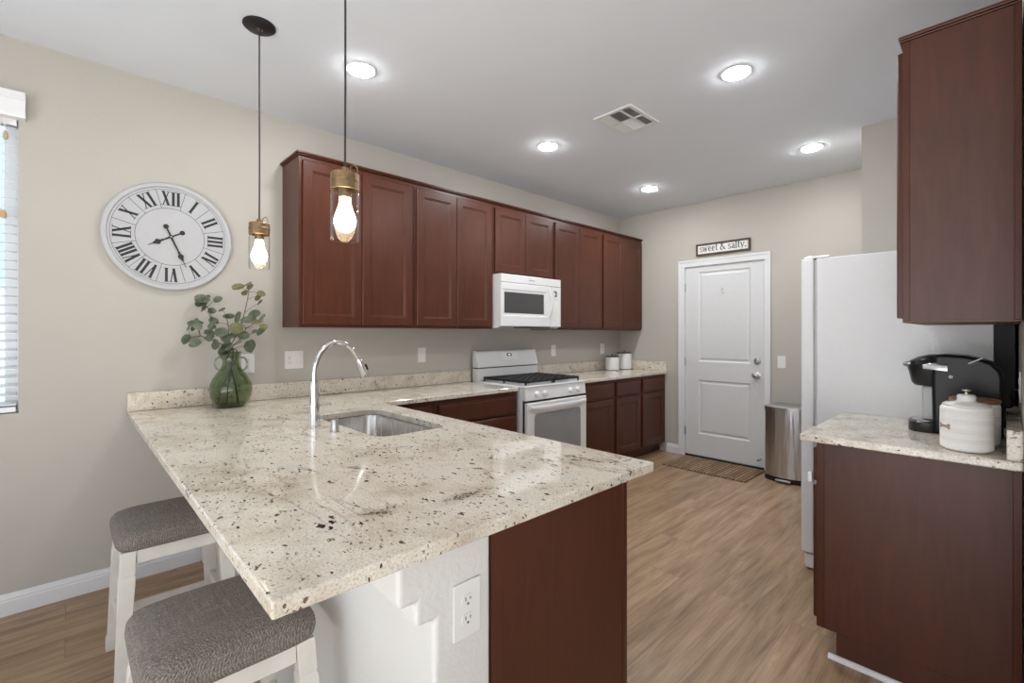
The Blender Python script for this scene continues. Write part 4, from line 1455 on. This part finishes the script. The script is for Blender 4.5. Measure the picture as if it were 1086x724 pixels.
# ------------------------------------------------------------------ switches and outlets
def plate(face, plane, a, z, lab, kind='duplex', w=0.073, h=0.118, cat='outlet'):
    nm = 'light_switch' if cat == 'switch' else 'wall_outlet'
    mp = facing(face, plane, a)
    t = thing(nm, lab, cat, mp(0, z - h / 2, 0))

    def bx(u0, u1, w0, w1, t0, t1):
        m = MB()
        lo = [mp(u0, w0, t0), mp(u1, w0, t0), mp(u1, w1, t0), mp(u0, w1, t0)]
        hi = [mp(u0, w0, t1), mp(u1, w0, t1), mp(u1, w1, t1), mp(u0, w1, t1)]
        return m.hexa(lo, hi)

    def slots(c, zz, par):
        s = MB()
        for du, hh in ((-0.0065, 0.008), (0.0065, 0.0065)):
            lo = [mp(c + du - 0.0012, zz - hh / 2, 0.0072), mp(c + du + 0.0012, zz - hh / 2, 0.0072), mp(c + du + 0.0012, zz + hh / 2, 0.0072), mp(c + du - 0.0012, zz + hh / 2, 0.0072)]
            hi = [mp(c + du - 0.0012, zz - hh / 2, 0.0078), mp(c + du + 0.0012, zz - hh / 2, 0.0078), mp(c + du + 0.0012, zz + hh / 2, 0.0078), mp(c + du - 0.0012, zz + hh / 2, 0.0078)]
            s.hexa(lo, hi)
        n = 10
        lo = [mp(c + 0.003 * cos(2 * pi * i / n), zz - 0.011 + 0.003 * sin(2 * pi * i / n), 0.0072) for i in range(n)]
        hi = [mp(c + 0.003 * cos(2 * pi * i / n), zz - 0.011 + 0.003 * sin(2 * pi * i / n), 0.0078) for i in range(n)]
        s.hexa(lo, hi)
        s.build('slots', 'greyink', par)

    bx(-w / 2, w / 2, z - h / 2, z + h / 2, 0.0004, 0.0052).build('plate', 'plastic', t, bevel=0.0018)
    cs = [0.0] if kind != 'double' else [-w / 4, w / 4]
    for k, c in enumerate(cs):
        if kind == 'duplex':
            for dz in (-0.021, 0.021):
                n = 20
                ring_ = []
                for i in range(n):
                    a_ = 2 * pi * i / n
                    ring_.append((c + 0.0165 * cos(a_), z + dz + max(-0.0125, min(0.0125, 0.0165 * sin(a_)))))
                r_ = MB().hexa([mp(u, q, 0.0053) for u, q in ring_], [mp(u, q, 0.0070) for u, q in ring_]).build('receptacle', 'plastic', t)
                slots(c, z + dz + 0.003, r_)
        elif kind == 'double' and k == 0:
            r_ = bx(c - 0.0165, c + 0.0165, z - 0.034, z + 0.034, 0.0053, 0.0070).build('receptacle', 'plastic', t)
            slots(c, z + 0.018, r_)
            slots(c, z - 0.014, r_)
        else:
            bx(c - 0.0165, c + 0.0165, z - 0.034, z + 0.034, 0.0053, 0.0078).build('rocker', 'plastic', t, bevel=0.001)
    return t


plate('+x', 0.0, 0.862, 1.163, 'wide white outlet and switch plate on the wall behind the faucet', 'double', 0.118, 0.118)
plate('+x', 0.0, 1.856, 1.163, 'white wall plate between the faucet and the stove', 'rocker', cat='switch')
plate('+x', 0.0, 3.470, 1.160, 'white wall plate just above the granite beyond the stove', 'rocker', cat='switch')
plate('+x', 0.0, 4.337, 1.160, 'white wall plate behind the shorter canister', 'duplex')
plate('+x', 0.0, 0.585, 1.150, 'white wall plate half hidden behind the green vase', 'duplex')
plate('-y', D, 1.805, 1.064, 'white light switch on the wall between the door and the refrigerator', 'rocker', cat='switch')
plate('+x', 2.4305, 0.419, 0.718, 'white duplex outlet on the end of the peninsula wall', 'duplex', 0.076, 0.125)
plate('-x', XR, 2.46, 1.130, 'white outlet on the wall beside the coffee maker', 'duplex')

# ------------------------------------------------------------------ vase with eucalyptus
VX, VY = 0.172, 0.455
vs_ = thing('vase', 'round green glass vase with two ring handles on the granite by the wall', 'vase', (VX, VY, CT))
outer = [(0.0, 0.001), (0.064, 0.001), (0.074, 0.006), (0.092, 0.030), (0.105, 0.062), (0.110, 0.098), (0.106, 0.132), (0.092, 0.165), (0.074, 0.192), (0.056, 0.216), (0.046, 0.240), (0.042, 0.262), (0.043, 0.286), (0.049, 0.306), (0.056, 0.316)]
inner = [(0.0535, 0.3175), (0.0465, 0.306), (0.0403, 0.286), (0.0392, 0.262), (0.0432, 0.240), (0.053, 0.216), (0.071, 0.192), (0.089, 0.165), (0.103, 0.132), (0.107, 0.098), (0.102, 0.062), (0.089, 0.031), (0.071, 0.010), (0.0, 0.008)]
MB().lathe(outer + inner, (VX, VY, CT + 0.0005), 48).build('body', 'green', vs_, smooth=True)
RV = Vector((cos(YAW), sin(YAW), 0))
FV = Vector((-sin(YAW), cos(YAW), 0))
for s in (-1, 1):
    pts = []
    for i in range(13):
        a = radians(-70 + 300 * i / 12) if False else radians(110 - 265 * i / 12)
        rr = 0.030
        pts.append(Vector((VX, VY, CT + 0.248)) + RV * s * (0.064 + rr * cos(a)) + Vector((0, 0, rr * 1.25 * sin(a))))
    MB().tube(pts, 0.0055, 10).build('handle', 'green', vs_, smooth=True)

# branches: leaf spots as (along RV, height, along FV) offsets in metres from the vase axis
PXM = 0.00543 / 4.83


def leafpt(cx, cy, dep=0.0):
    return Vector((VX, VY, 0)) + RV * ((cx - 262) * PXM * 0.93) + FV * dep + Vector((0, 0, 1.3356 + (353.9 - 290 - cy / 4.83) * 0.00543))


def leaf(m, c, nrm, r, spin, squash=0.86):
    nrm = nrm.normalized()
    up = Vector((0, 0, 1)) if abs(nrm.z) < 0.9 else Vector((1, 0, 0))
    e1 = up.cross(nrm).normalized()
    e2 = nrm.cross(e1)
    a1 = e1 * cos(spin) + e2 * sin(spin)
    a2 = nrm.cross(a1)
    n = 14
    ring1, ring2 = [], []
    cen = m.v(c - nrm * r * 0.10)
    for i in range(n):
        t = 2 * pi * i / n
        u, w = cos(t), sin(t) * squash
        tip = 1.12 if i == 0 else (0.86 if i == n // 2 else 1.0)
        ring1.append(m.v(c + (a1 * u + a2 * w) * r * 0.55 - nrm * r * (0.05 - 0.05 * abs(sin(t)))))
        ring2.append(m.v(c + (a1 * u * tip + a2 * w) * r + nrm * r * (0.12 * abs(sin(t)) - 0.03 * cos(t))))
    for i in range(n):
        k = (i + 1) % n
        m.f([cen, ring1[i], ring1[k]])
        m.f([ring1[i], ring2[i], ring2[k], ring1[k]])


BR = [
    ('tallest eucalyptus branch in the green vase, ending in a cluster of olive leaves', 'leafwarm', 0.02,
     [(290, 400), (300, 300), (330, 200), (345, 130), (350, 90)],
     [(305, 68, 26), (370, 58, 26), (388, 112, 27), (412, 145, 17), (338, 98, 18), (405, 98, 18), (330, 75, 20), (350, 62, 18)]),
    ('eucalyptus branch reaching up towards the wall clock from the green vase', 'leaf', -0.02,
     [(240, 400), (200, 320), (165, 240), (140, 170), (115, 135)],
     [(105, 130, 28), (98, 148, 26), (185, 131, 20), (68, 156, 15), (140, 180, 20), (152, 190, 18), (130, 172, 14), (168, 242, 22), (112, 120, 18)]),
    ('low drooping eucalyptus branch on the clock side of the green vase', 'leaf', -0.06,
     [(235, 405), (180, 345), (120, 318), (70, 330)],
     [(50, 335, 24), (118, 356, 26), (105, 258, 30), (95, 272, 24), (150, 272, 20), (158, 328, 13), (82, 278, 16), (122, 246, 18)]),
    ('dense middle eucalyptus branch spilling over the vase rim', 'leaf', -0.05,
     [(262, 410), (262, 330), (268, 260), (262, 215)],
     [(228, 186, 20), (256, 220, 26), (212, 258, 32), (258, 302, 30), (205, 322, 28), (212, 362, 28), (248, 378, 24), (240, 400, 30), (296, 378, 22), (240, 330, 20), (222, 282, 20), (275, 340, 20), (268, 412, 30), (190, 300, 18), (255, 360, 20)]),
    ('eucalyptus branch with broad grey green leaves leaning away from the clock', 'leafmix', 0.0,
     [(280, 405), (310, 340), (345, 280), (400, 250), (440, 245)],
     [(305, 228, 32), (315, 280, 32), (342, 318, 28), (378, 238, 36), (425, 250, 22), (416, 292, 26), (442, 224, 18), (467, 272, 20), (345, 372, 30), (385, 205, 24), (330, 355, 20), (402, 222, 20), (296, 318, 18), (376, 296, 14)]),
]
rnd = random.Random(3)
bases = [(-0.012, -0.01), (0.016, -0.012), (0.022, 0.014), (0.0, 0.02), (-0.022, 0.008)]
foots = [(0.045, 0.03), (-0.05, 0.02), (-0.03, -0.045), (0.03, -0.04), (0.055, -0.02)]
for bi, (lab, mt, dep, path, leaves) in enumerate(BR):
    root = thing('eucalyptus_branch', lab, 'plant', (VX, VY, CT + 0.02), 'eucalyptus branches in the green vase')
    stem = MB()
    f_, b_ = foots[bi], bases[bi]
    P = [Vector((VX, VY, CT + 0.016)) + RV * -b_[0] * 2.4 + FV * f_[1],
         Vector((VX, VY, CT + 0.14)) + RV * -b_[0] * 1.2 + FV * f_[1] * 0.5,
         Vector((VX, VY, CT + 0.27)) + RV * b_[0] * 0.8 + FV * b_[1],
         Vector((VX, VY, CT + 0.325)) + RV * b_[0] * 1.3 + FV * b_[1]]
    path_pts = [leafpt(px, py, dep * (i + 1) / len(path)) for i, (px, py) in enumerate(path)]
    full = P + path_pts[1:]
    stem.tube(full, [0.0028] * 4 + [0.0024 - 0.0003 * i for i in range(len(full) - 4)], 7)
    lf = MB()
    lf2 = MB()
    for i, (cx, cy, r) in enumerate(leaves):
        dd = dep + rnd.uniform(-0.055, 0.055)
        c = leafpt(cx, cy, dd)
        rr = r * PXM * rnd.uniform(1.08, 1.26)
        nrm = -FV * rnd.uniform(0.35, 1.0) + RV * rnd.uniform(-0.7, 0.7) + Vector((0, 0, rnd.uniform(0.1, 0.9)))
        tgt = lf
        if mt == 'leafmix' and i % 3 == 1:
            tgt = lf2
        leaf(tgt, c, nrm, rr, rnd.uniform(0, 6.28))
        near = min(full[3:], key=lambda q: (q - c).length + (0.1 if q.z > c.z + 0.01 else 0))
        midp = (near + c) / 2 + Vector((0, 0, 0.006))
        stem.tube([near, midp, c], [0.0013, 0.0011, 0.0009], 5)
    stem.build('stem', 'stem', root, smooth=True)
    lf.build('leaves', 'leafwarm' if mt == 'leafwarm' else 'leaf', root, smooth=True, angle=80)
    if len(lf2.bm.verts):
        lf2.build('olive_leaves', 'leafwarm', root, smooth=True, angle=80)
    else:
        lf2.bm.free()

# ------------------------------------------------------------------ canisters on the far worktop
def canister(x, y, r, h, lab):
    t = thing('canister', lab, 'canister', (x, y, CT))
    z = CT + 0.0005
    MB().lathe([(0, 0), (r - 0.018, 0), (r - 0.004, 0.006), (r, 0.020), (r, h - 0.008), (r - 0.003, h), (r - 0.006, h), (r - 0.006, h - 0.004), (0, h - 0.004)], (x, y, z), 40).build('jar', 'ceramic', t, smooth=True)
    l_ = MB().lathe([(0, h + 0.0003), (r - 0.001, h + 0.0003), (r, h + 0.004), (r - 0.002, h + 0.011), (0, h + 0.012)], (x, y, z), 40).build('lid', 'walnut', t, smooth=True)
    MB().lathe([(0, h + 0.012), (0.004, h + 0.012), (0.004, h + 0.022), (0.010, h + 0.025), (0.010, h + 0.031), (0, h + 0.033)], (x, y, z), 18).build('lid_knob', 'bronze', l_, smooth=True)


canister(0.135, 4.345, 0.080, 0.152, 'shorter white ceramic canister with dark wooden lid')
canister(0.135, 4.598, 0.086, 0.188, 'taller white ceramic canister with dark wooden lid in the corner')

# ------------------------------------------------------------------ coffee maker, treat jars
cm = thing('coffee_maker', 'black single cup coffee maker with silver lid handle on the short granite worktop', 'coffee maker', (3.12, 2.50, CT))
K0, K1 = 2.412, 2.598
KC = (K0 + K1) / 2
body = [(3.062, 0.918), (3.262, 0.918), (3.266, 0.93), (3.266, 1.165), (3.260, 1.190), (3.235, 1.220), (3.20, 1.236), (3.160, 1.246), (3.10, 1.250), (3.062, 1.247), (3.055, 1.15), (3.058, 1.00)]
MB().prism(body, 'y', K0, K1).build('housing', 'gloss_black', cm, bevel=0.014, seg=4)


def sup(xc, yc, rx, ry, z, n=40, e=2.6):
    out = []
    for i in range(n):
        a = 2 * pi * i / n
        c, s = cos(a), sin(a)
        out.append((xc + rx * math.copysign(abs(c) ** (2 / e), c), yc + ry * math.copysign(abs(s) ** (2 / e), s), z))
    return out


MB().loops([sup(3.035, KC, 0.062, 0.088, CT + 0.0006), sup(3.035, KC, 0.064, 0.090, CT + 0.006), sup(3.035, KC, 0.063, 0.089, CT + 0.042), sup(3.035, KC, 0.058, 0.084, CT + 0.047)]).build('drip_tray', 'black', cm, smooth=True)
MB().loops([sup(3.03, KC, 0.046, 0.070, CT + 0.0472), sup(3.03, KC, 0.046, 0.070, CT + 0.049)]).build('drip_grate', 'nickel', cm)
MB().loops([sup(3.045, KC, 0.052, 0.066, 1.112), sup(3.042, KC, 0.060, 0.076, 1.125), sup(3.038, KC, 0.068, 0.088, 1.182), sup(3.038, KC, 0.070, 0.090, 1.200)]).build('brew_head', 'black', cm, smooth=True)
MB().loops([sup(3.040, KC, 0.070, 0.090, 1.2005), sup(3.045, KC, 0.068, 0.089, 1.218), sup(3.060, KC, 0.055, 0.078, 1.236), sup(3.075, KC, 0.035, 0.050, 1.246)]).build('lid', 'gloss_black', cm, smooth=True)
hdl = MB()
lps = []
for i in range(25):
    a = radians(-90 + 180 * i / 24)
    px = 3.105 - 0.150 * cos(a)
    py = KC + 0.0995 * sin(a)
    dz = 0.006 * cos(a) + 0.004
    nx, ny = -cos(a), sin(a)
    hh = 0.015 - 0.007 * cos(a)
    lps.append([(px - nx * 0.003, py - ny * 0.003, 1.192 + dz - hh), (px + nx * 0.003, py + ny * 0.003, 1.192 + dz - hh), (px + nx * 0.004, py + ny * 0.004, 1.192 + dz + hh * 0.4), (px - nx * 0.002, py - ny * 0.002, 1.192 + dz + hh)])
hdl.loops(lps).build('lid_handle', 'nickel', cm, smooth=True, angle=50)
MB().box(3.020, 3.0595, KC - 0.045, KC + 0.045, CT + 0.050, 1.111).build('cup_recess', 'offgrey', cm, bevel=0.008, seg=3)
MB().prism([(3.165, 1.216), (3.205, 1.2405), (3.212, 1.2385), (3.168, 1.2125)], 'y', K0 - 0.0012, K0 - 0.0002).build('trim_line', 'offgrey', cm)
MB().lathe([(0, 0), (0.007, 0), (0.007, 0.003), (0, 0.004)], (3.115, K0 - 0.0048, 1.158), 20, axis='y').build('power_button', 'offgrey', cm)
MB().tube([(3.266, 2.54, 1.04), (3.280, 2.545, 1.035), (3.292, 2.53, 1.045), (3.290, 2.50, 1.075), (3.290, 2.47, 1.10), (3.296, 2.462, 1.115), (3.302, 2.460, 1.120)], 0.0045, 10).build('power_cord', 'cable', cm, smooth=True)

# treat jars


def treat_jar(x, y, lab, r, h, wood):
    t = thing('treat_jar', lab, 'jar', (x, y, CT))
    z = CT + 0.0006
    prof = [(0, 0), (r - 0.012, 0), (r - 0.003, 0.006)]
    k = 0
    zz = 0.012
    while zz < h - 0.02:
        prof += [(r, zz), (r, zz + 0.0022), (r - 0.0011, zz + 0.0030), (r - 0.0011, zz + 0.0042)] if not (0.40 * h < zz < 0.66 * h) else [(r, zz), (r, zz + 0.0042)]
        zz += 0.0055
    prof += [(r - 0.001, h - 0.012), (r - 0.006, h - 0.006), (r - 0.010, h - 0.006), (r - 0.010, h - 0.010), (0, h - 0.010)]
    jar = MB().lathe(prof, (x, y, z), 56).build('jar', 'ribbed', t, smooth=True, angle=60)
    if wood:
        MB().lathe([(0, h - 0.0055), (r - 0.001, h - 0.0055), (r + 0.001, h - 0.002), (r, h + 0.008), (r - 0.006, h + 0.010), (0, h + 0.010)], (x, y, z), 48).build('lid', 'lidwood', t, smooth=True)
    else:
        l_ = MB().lathe([(0, h - 0.0055), (r - 0.008, h - 0.0055), (r - 0.006, h - 0.001), (r - 0.014, h + 0.005), (0.030, h + 0.010), (0.026, h + 0.014), (0.0255, h + 0.032), (0.020, h + 0.036), (0, h + 0.036)], (x, y, z), 48).build('lid', 'ceramic', t, smooth=True)
        MB().lathe([(0, h + 0.036), (0.005, h + 0.036), (0.0045, h + 0.044), (0.013, h + 0.050), (0.0125, h + 0.054), (0.006, h + 0.057), (0, h + 0.057)], (x, y, z), 24).build('lid_knob', 'brass', l_, smooth=True)
    return t, jar


m_, nt_, p_ = new_mat('ribbed_stoneware')
vv = coords(nt_)
sx_ = N(nt_, 'ShaderNodeSeparateXYZ')
L(nt_, vv, sx_.inputs[0])
ang_ = math_(nt_, 'ARCTAN2', sx_.outputs[1], sx_.outputs[0])
st_ = math_(nt_, 'SINE', math_(nt_, 'MULTIPLY', ang_, 110.0))
bandz = math_(nt_, 'SINE', math_(nt_, 'MULTIPLY', sx_.outputs[2], 190.0))
msk = math_(nt_, 'MULTIPLY', math_(nt_, 'GREATER_THAN', st_, 0.2), math_(nt_, 'GREATER_THAN', bandz, 0.1))
L(nt_, mix(nt_, math_(nt_, 'MULTIPLY', msk, 0.45), (0.86, 0.85, 0.83), (0.62, 0.58, 0.53)), p_.inputs['Base Color'])
setp(p_, Roughness=0.5)
M['ribbed'] = m_
tj, jar = treat_jar(3.172, 2.135, 'ribbed white stoneware jar with a tan bone mark and knobbed lid', 0.072, 0.165, False)
treat_jar(3.188, 2.290, 'white jar with a flat wooden lid hidden behind the bone marked jar', 0.072, 0.165, True)
# bone mark wrapped on the jar, facing the camera
bone = MB()
aim = math.atan2(-0.2316 - 2.135, 3.2656 - 3.172) - 0.95
cols_ = []
for i in range(27):
    u = -0.024 + 0.048 * i / 26
    au = abs(u)
    if au < 0.013:
        top_ = 0.0048
    else:
        k_ = (au - 0.0185) / 0.0058
        top_ = 0.0048 + 0.0052 * math.sqrt(max(0.0, 1 - k_ * k_))
    low_ = 0.0 if au < 0.0225 else 0.0032
    cols_.append((u, top_, low_))
for (u0, t0, l0), (u1, t1, l1) in zip(cols_[:-1], cols_[1:]):
    for sg in (1, -1):
        lo, hi = [], []
        for u, w_ in ((u0, l0 * sg), (u1, l1 * sg), (u1, t1 * sg), (u0, t0 * sg)):
            a = aim + u / 0.072
            lo.append((3.172 + 0.0715 * cos(a), 2.135 + 0.0715 * sin(a), CT + 0.086 + w_))
            hi.append((3.172 + 0.0727 * cos(a), 2.135 + 0.0727 * sin(a), CT + 0.086 + w_))
        bone.hexa(lo, hi)
bone.build('bone_mark', 'tan', jar)

# ------------------------------------------------------------------ bin, mat, tag on the door knob
tc = thing('trash_can', 'stainless steel step trash can with dark rim standing by the door', 'trash can', (1.93, 4.52, 0))
tx0, tx1, ty0, ty1 = 1.745, 2.075, 4.395, 4.690


def canloop(i, z, bow=0.045):
    pts = []
    n = 12
    for k in range(n + 1):
        t = k / n
        x = tx0 + i + (tx1 - tx0 - 2 * i) * t
        pts.append((x, ty0 + i + bow * (1 - sin(pi * t)) * 1.0, z))
    pts += [(tx1 - i, ty1 - i - 0.02, z), (tx1 - i - 0.02, ty1 - i, z), (tx0 + i + 0.02, ty1 - i, z), (tx0 + i, ty1 - i - 0.02, z)]
    return pts


MB().loops([canloop(0.004, 0.001), canloop(0.0, 0.01), canloop(0.0, 0.045)]).build('base', 'black', tc, smooth=True, angle=50)
MB().loops([canloop(0.002, 0.0455), canloop(0.002, 0.640)]).build('body', 'cansteel', tc, smooth=True, angle=50)
MB().loops([canloop(-0.003, 0.6405), canloop(-0.003, 0.672), canloop(0.010, 0.682)]).build('lid', 'cansteel', tc, smooth=True, angle=50)
MB().box(1.85, 1.975, ty0 - 0.030, ty0 - 0.0005, 0.018, 0.034).build('pedal', 'nickel', tc, bevel=0.004)

dm = MB()
mx0, mx1, my0, my1 = 0.865, 1.672, 4.165, 4.680
nx_, ny_ = 60, 24
random.seed(11)
grid_t = []
for i in range(nx_ + 1):
    row = []
    for j in range(ny_ + 1):
        x = mx0 + (mx1 - mx0) * i / nx_
        y = my0 + (my1 - my0) * j / ny_
        edge = i in (0, nx_) or j in (0, ny_)
        row.append(dm.v((x + random.uniform(-.001, .001), y + random.uniform(-.0015, .0015), 0.009 if edge else 0.0110 + 0.0030 * (i % 2))))
    grid_t.append(row)
for i in range(nx_):
    for j in range(ny_):
        dm.f([grid_t[i][j], grid_t[i + 1][j], grid_t[i + 1][j + 1], grid_t[i][j + 1]])
border = [grid_t[i][0] for i in range(nx_ + 1)] + [grid_t[nx_][j] for j in range(1, ny_ + 1)] + [grid_t[i][ny_] for i in range(nx_ - 1, -1, -1)] + [grid_t[0][j] for j in range(ny_ - 1, 0, -1)]
bot = [dm.v((v_.co.x, v_.co.y, 0.0008)) for v_ in border]
dm.bridge(border, bot)
dm.f(bot)
tag(dm.build('doormat', 'jute', smooth=True, angle=60), 'brown woven jute doormat in front of the white door', 'doormat')

kt = MB()
pts = [(1.583 + 0.016 * sin(a), DF - 0.040, 0.897 + 0.012 * cos(a)) for a in [radians(x) for x in range(0, 361, 30)]]
tg = thing('key_tassel', 'small pale beaded tassel hanging from the door knob', 'decoration', (1.585, DF - 0.03, 0.73))
MB().tube([(1.566, DF - 0.040, 0.925), (1.570, DF - 0.040, 0.890), (1.585, DF - 0.034, 0.850), (1.598, DF - 0.040, 0.890), (1.600, DF - 0.040, 0.925)], 0.0018, 6).build('loop', 'offgrey', tg, smooth=True)
for k in range(4):
    MB().lathe([(0, -0.009), (0.006, -0.007), (0.0085, 0), (0.006, 0.007), (0, 0.009)], (1.585, DF - 0.030, 0.842 - 0.019 * k), 14).build('bead', 'ceramic', tg, smooth=True)
MB().lathe([(0, 0), (0.010, 0), (0.008, 0.02), (0.004, 0.036), (0, 0.037)], (1.585, DF - 0.030, 0.736), 14).build('tassel', 'ceramic', tg, smooth=True)

# ------------------------------------------------------------------ blinds on the window by the clock
bl = thing('window_blind', 'white slatted wood blind with valance on the window beside the clock', 'blind', (0.02, (WY0 + WY1) / 2, 0.94))
va = [(0.001, 2.362), (0.048, 2.362), (0.050, 2.372), (0.055, 2.380), (0.055, 2.440), (0.050, 2.448), (0.058, 2.458), (0.066, 2.468), (0.066, 2.478), (0.001, 2.478)]
MB().prism(va, 'y', WY0 - 0.03, -0.380).build('valance', 'blind', bl)
MB().box(-0.050, -0.002, WY0 + 0.006, WY1 - 0.006, 2.335, 2.395).build('head_rail', 'blind', bl)
nsl = 32
for k in range(nsl):
    z = 1.000 + k * (2.325 - 1.000) / (nsl - 1)
    tl = 0.0065
    MB().hexa([(-0.052, WY0 + 0.008, z + tl), (-0.002, WY0 + 0.008, z - tl), (-0.002, WY1 - 0.008, z - tl), (-0.052, WY1 - 0.008, z + tl)],
              [(-0.052, WY0 + 0.008, z + tl + 0.003), (-0.002, WY0 + 0.008, z - tl + 0.003), (-0.002, WY1 - 0.008, z - tl + 0.003), (-0.052, WY1 - 0.008, z + tl + 0.003)]).build('slat', 'blind', bl)
MB().box(-0.054, -0.001, WY0 + 0.008, WY1 - 0.008, 0.960, 0.985).build('bottom_rail', 'blind', bl, bevel=0.003)
for y, z in ((-0.447, 2.278), (-0.452, 1.902), (-0.462, 1.905)):
    c_ = MB().tube([(0.004, y, 2.36), (0.006, y, z + 0.02)], 0.001, 6).build('pull_cord', 'blind', bl)
    MB().lathe([(0, 0.02), (0.004, 0.02), (0.009, 0.004), (0.010, -0.012), (0.006, -0.02), (0, -0.021)], (0.008, y, z), 14).build('tassel', 'woodtassel', c_, smooth=True)
for y in (WY1 - 0.10, WY0 + 0.10, (WY0 + WY1) / 2):
    MB().box(-0.0012, -0.0006, y - 0.0012, y + 0.0012, 0.985, 2.335).build('ladder_cord', 'blind', bl)

# ------------------------------------------------------------------ counter stools
SW, SD = 0.385, 0.375


def stool(x0, y0, lab):
    xc, yc = x0 + SW / 2, y0 + SD / 2
    t = thing('counter_stool', lab, 'stool', (xc, yc, 0), 'counter stools at the peninsula')
    # cushion
    def sq(i, z, e=7):
        return sup(xc, yc, SW / 2 + i, SD / 2 + i, z, 56, e)
    MB().loops([sq(-0.012, 0.5312), sq(-0.001, 0.533), sq(0.004, 0.541), sq(0.007, 0.556), sq(0.005, 0.572), sq(-0.006, 0.587), sq(-0.026, 0.598, 5.5), sq(-0.065, 0.608, 4.5), sq(-0.12, 0.614, 3.5), sq(-0.17, 0.616, 3)]).build('seat_cushion', 'fabric', t, smooth=True, angle=80)
    # seat frame
    ap = MB()
    iy, ix = SD / 2 - 0.010, SW / 2 - 0.010
    ap.box(xc - ix + 0.046, xc + ix - 0.046, yc - iy + 0.004, yc - iy + 0.024, 0.480, 0.5305)
    ap.box(xc - ix + 0.046, xc + ix - 0.046, yc + iy - 0.024, yc + iy - 0.004, 0.480, 0.5305)
    ap.box(xc - ix + 0.004, xc - ix + 0.024, yc - iy + 0.046, yc + iy - 0.046, 0.480, 0.5305)
    ap.box(xc + ix - 0.024, xc + ix - 0.004, yc - iy + 0.046, yc + iy - 0.046, 0.480, 0.5305)
    ap.build('seat_frame', 'stoolpaint', t, bevel=0.002)
    sxp, syp = 0.048, 0.027

    def at(sx, sy, z):
        k = (0.5305 - z) / 0.5305
        return xc + sx * (ix - 0.023 + sxp * k), yc + sy * (iy - 0.023 + syp * k)
    for sx in (-1, 1):
        for sy in (-1, 1):
            def sec(z, h):
                cx, cy = at(sx, sy, z)
                return [(cx - h, cy - h, z), (cx + h, cy - h, z), (cx + h, cy + h, z), (cx - h, cy + h, z)]
            MB().loops([sec(0.0005, 0.0185), sec(0.003, 0.0205), sec(0.050, 0.0225), sec(0.058, 0.0200), sec(0.060, 0.0185), sec(0.25, 0.0215), sec(0.425, 0.0245), sec(0.436, 0.0235), sec(0.441, 0.0215), sec(0.444, 0.0210), sec(0.448, 0.0225), sec(0.5305, 0.0228)]).build('leg', 'stoolpaint', t, bevel=0.001, seg=1)
    for zz, ax in ((0.210, 'x'), (0.210, 'y')):
        for s in (-1, 1):
            m = MB()
            if ax == 'x':
                a = at(-1, s, zz)
                b = at(1, s, zz)
                m.box(a[0] + 0.022, b[0] - 0.022, a[1] - 0.009, a[1] + 0.009, zz - 0.018, zz + 0.018)
            else:
                a = at(s, -1, zz - 0.055)
                b = at(s, 1, zz - 0.055)
                m.box(a[0] - 0.009, a[0] + 0.009, a[1] + 0.022, b[1] - 0.022, zz - 0.073, zz - 0.037)
            m.build('stretcher', 'stoolpaint', t, bevel=0.002)
    return t


s1 = stool(0.672, -0.103, 'white legged stool with grey tweed seat standing by the wall baseboard')
dup(s1, (1.628 + SW / 2, -0.120 + SD / 2, 0), 'white legged stool with grey tweed seat under the outer corner of the peninsula')
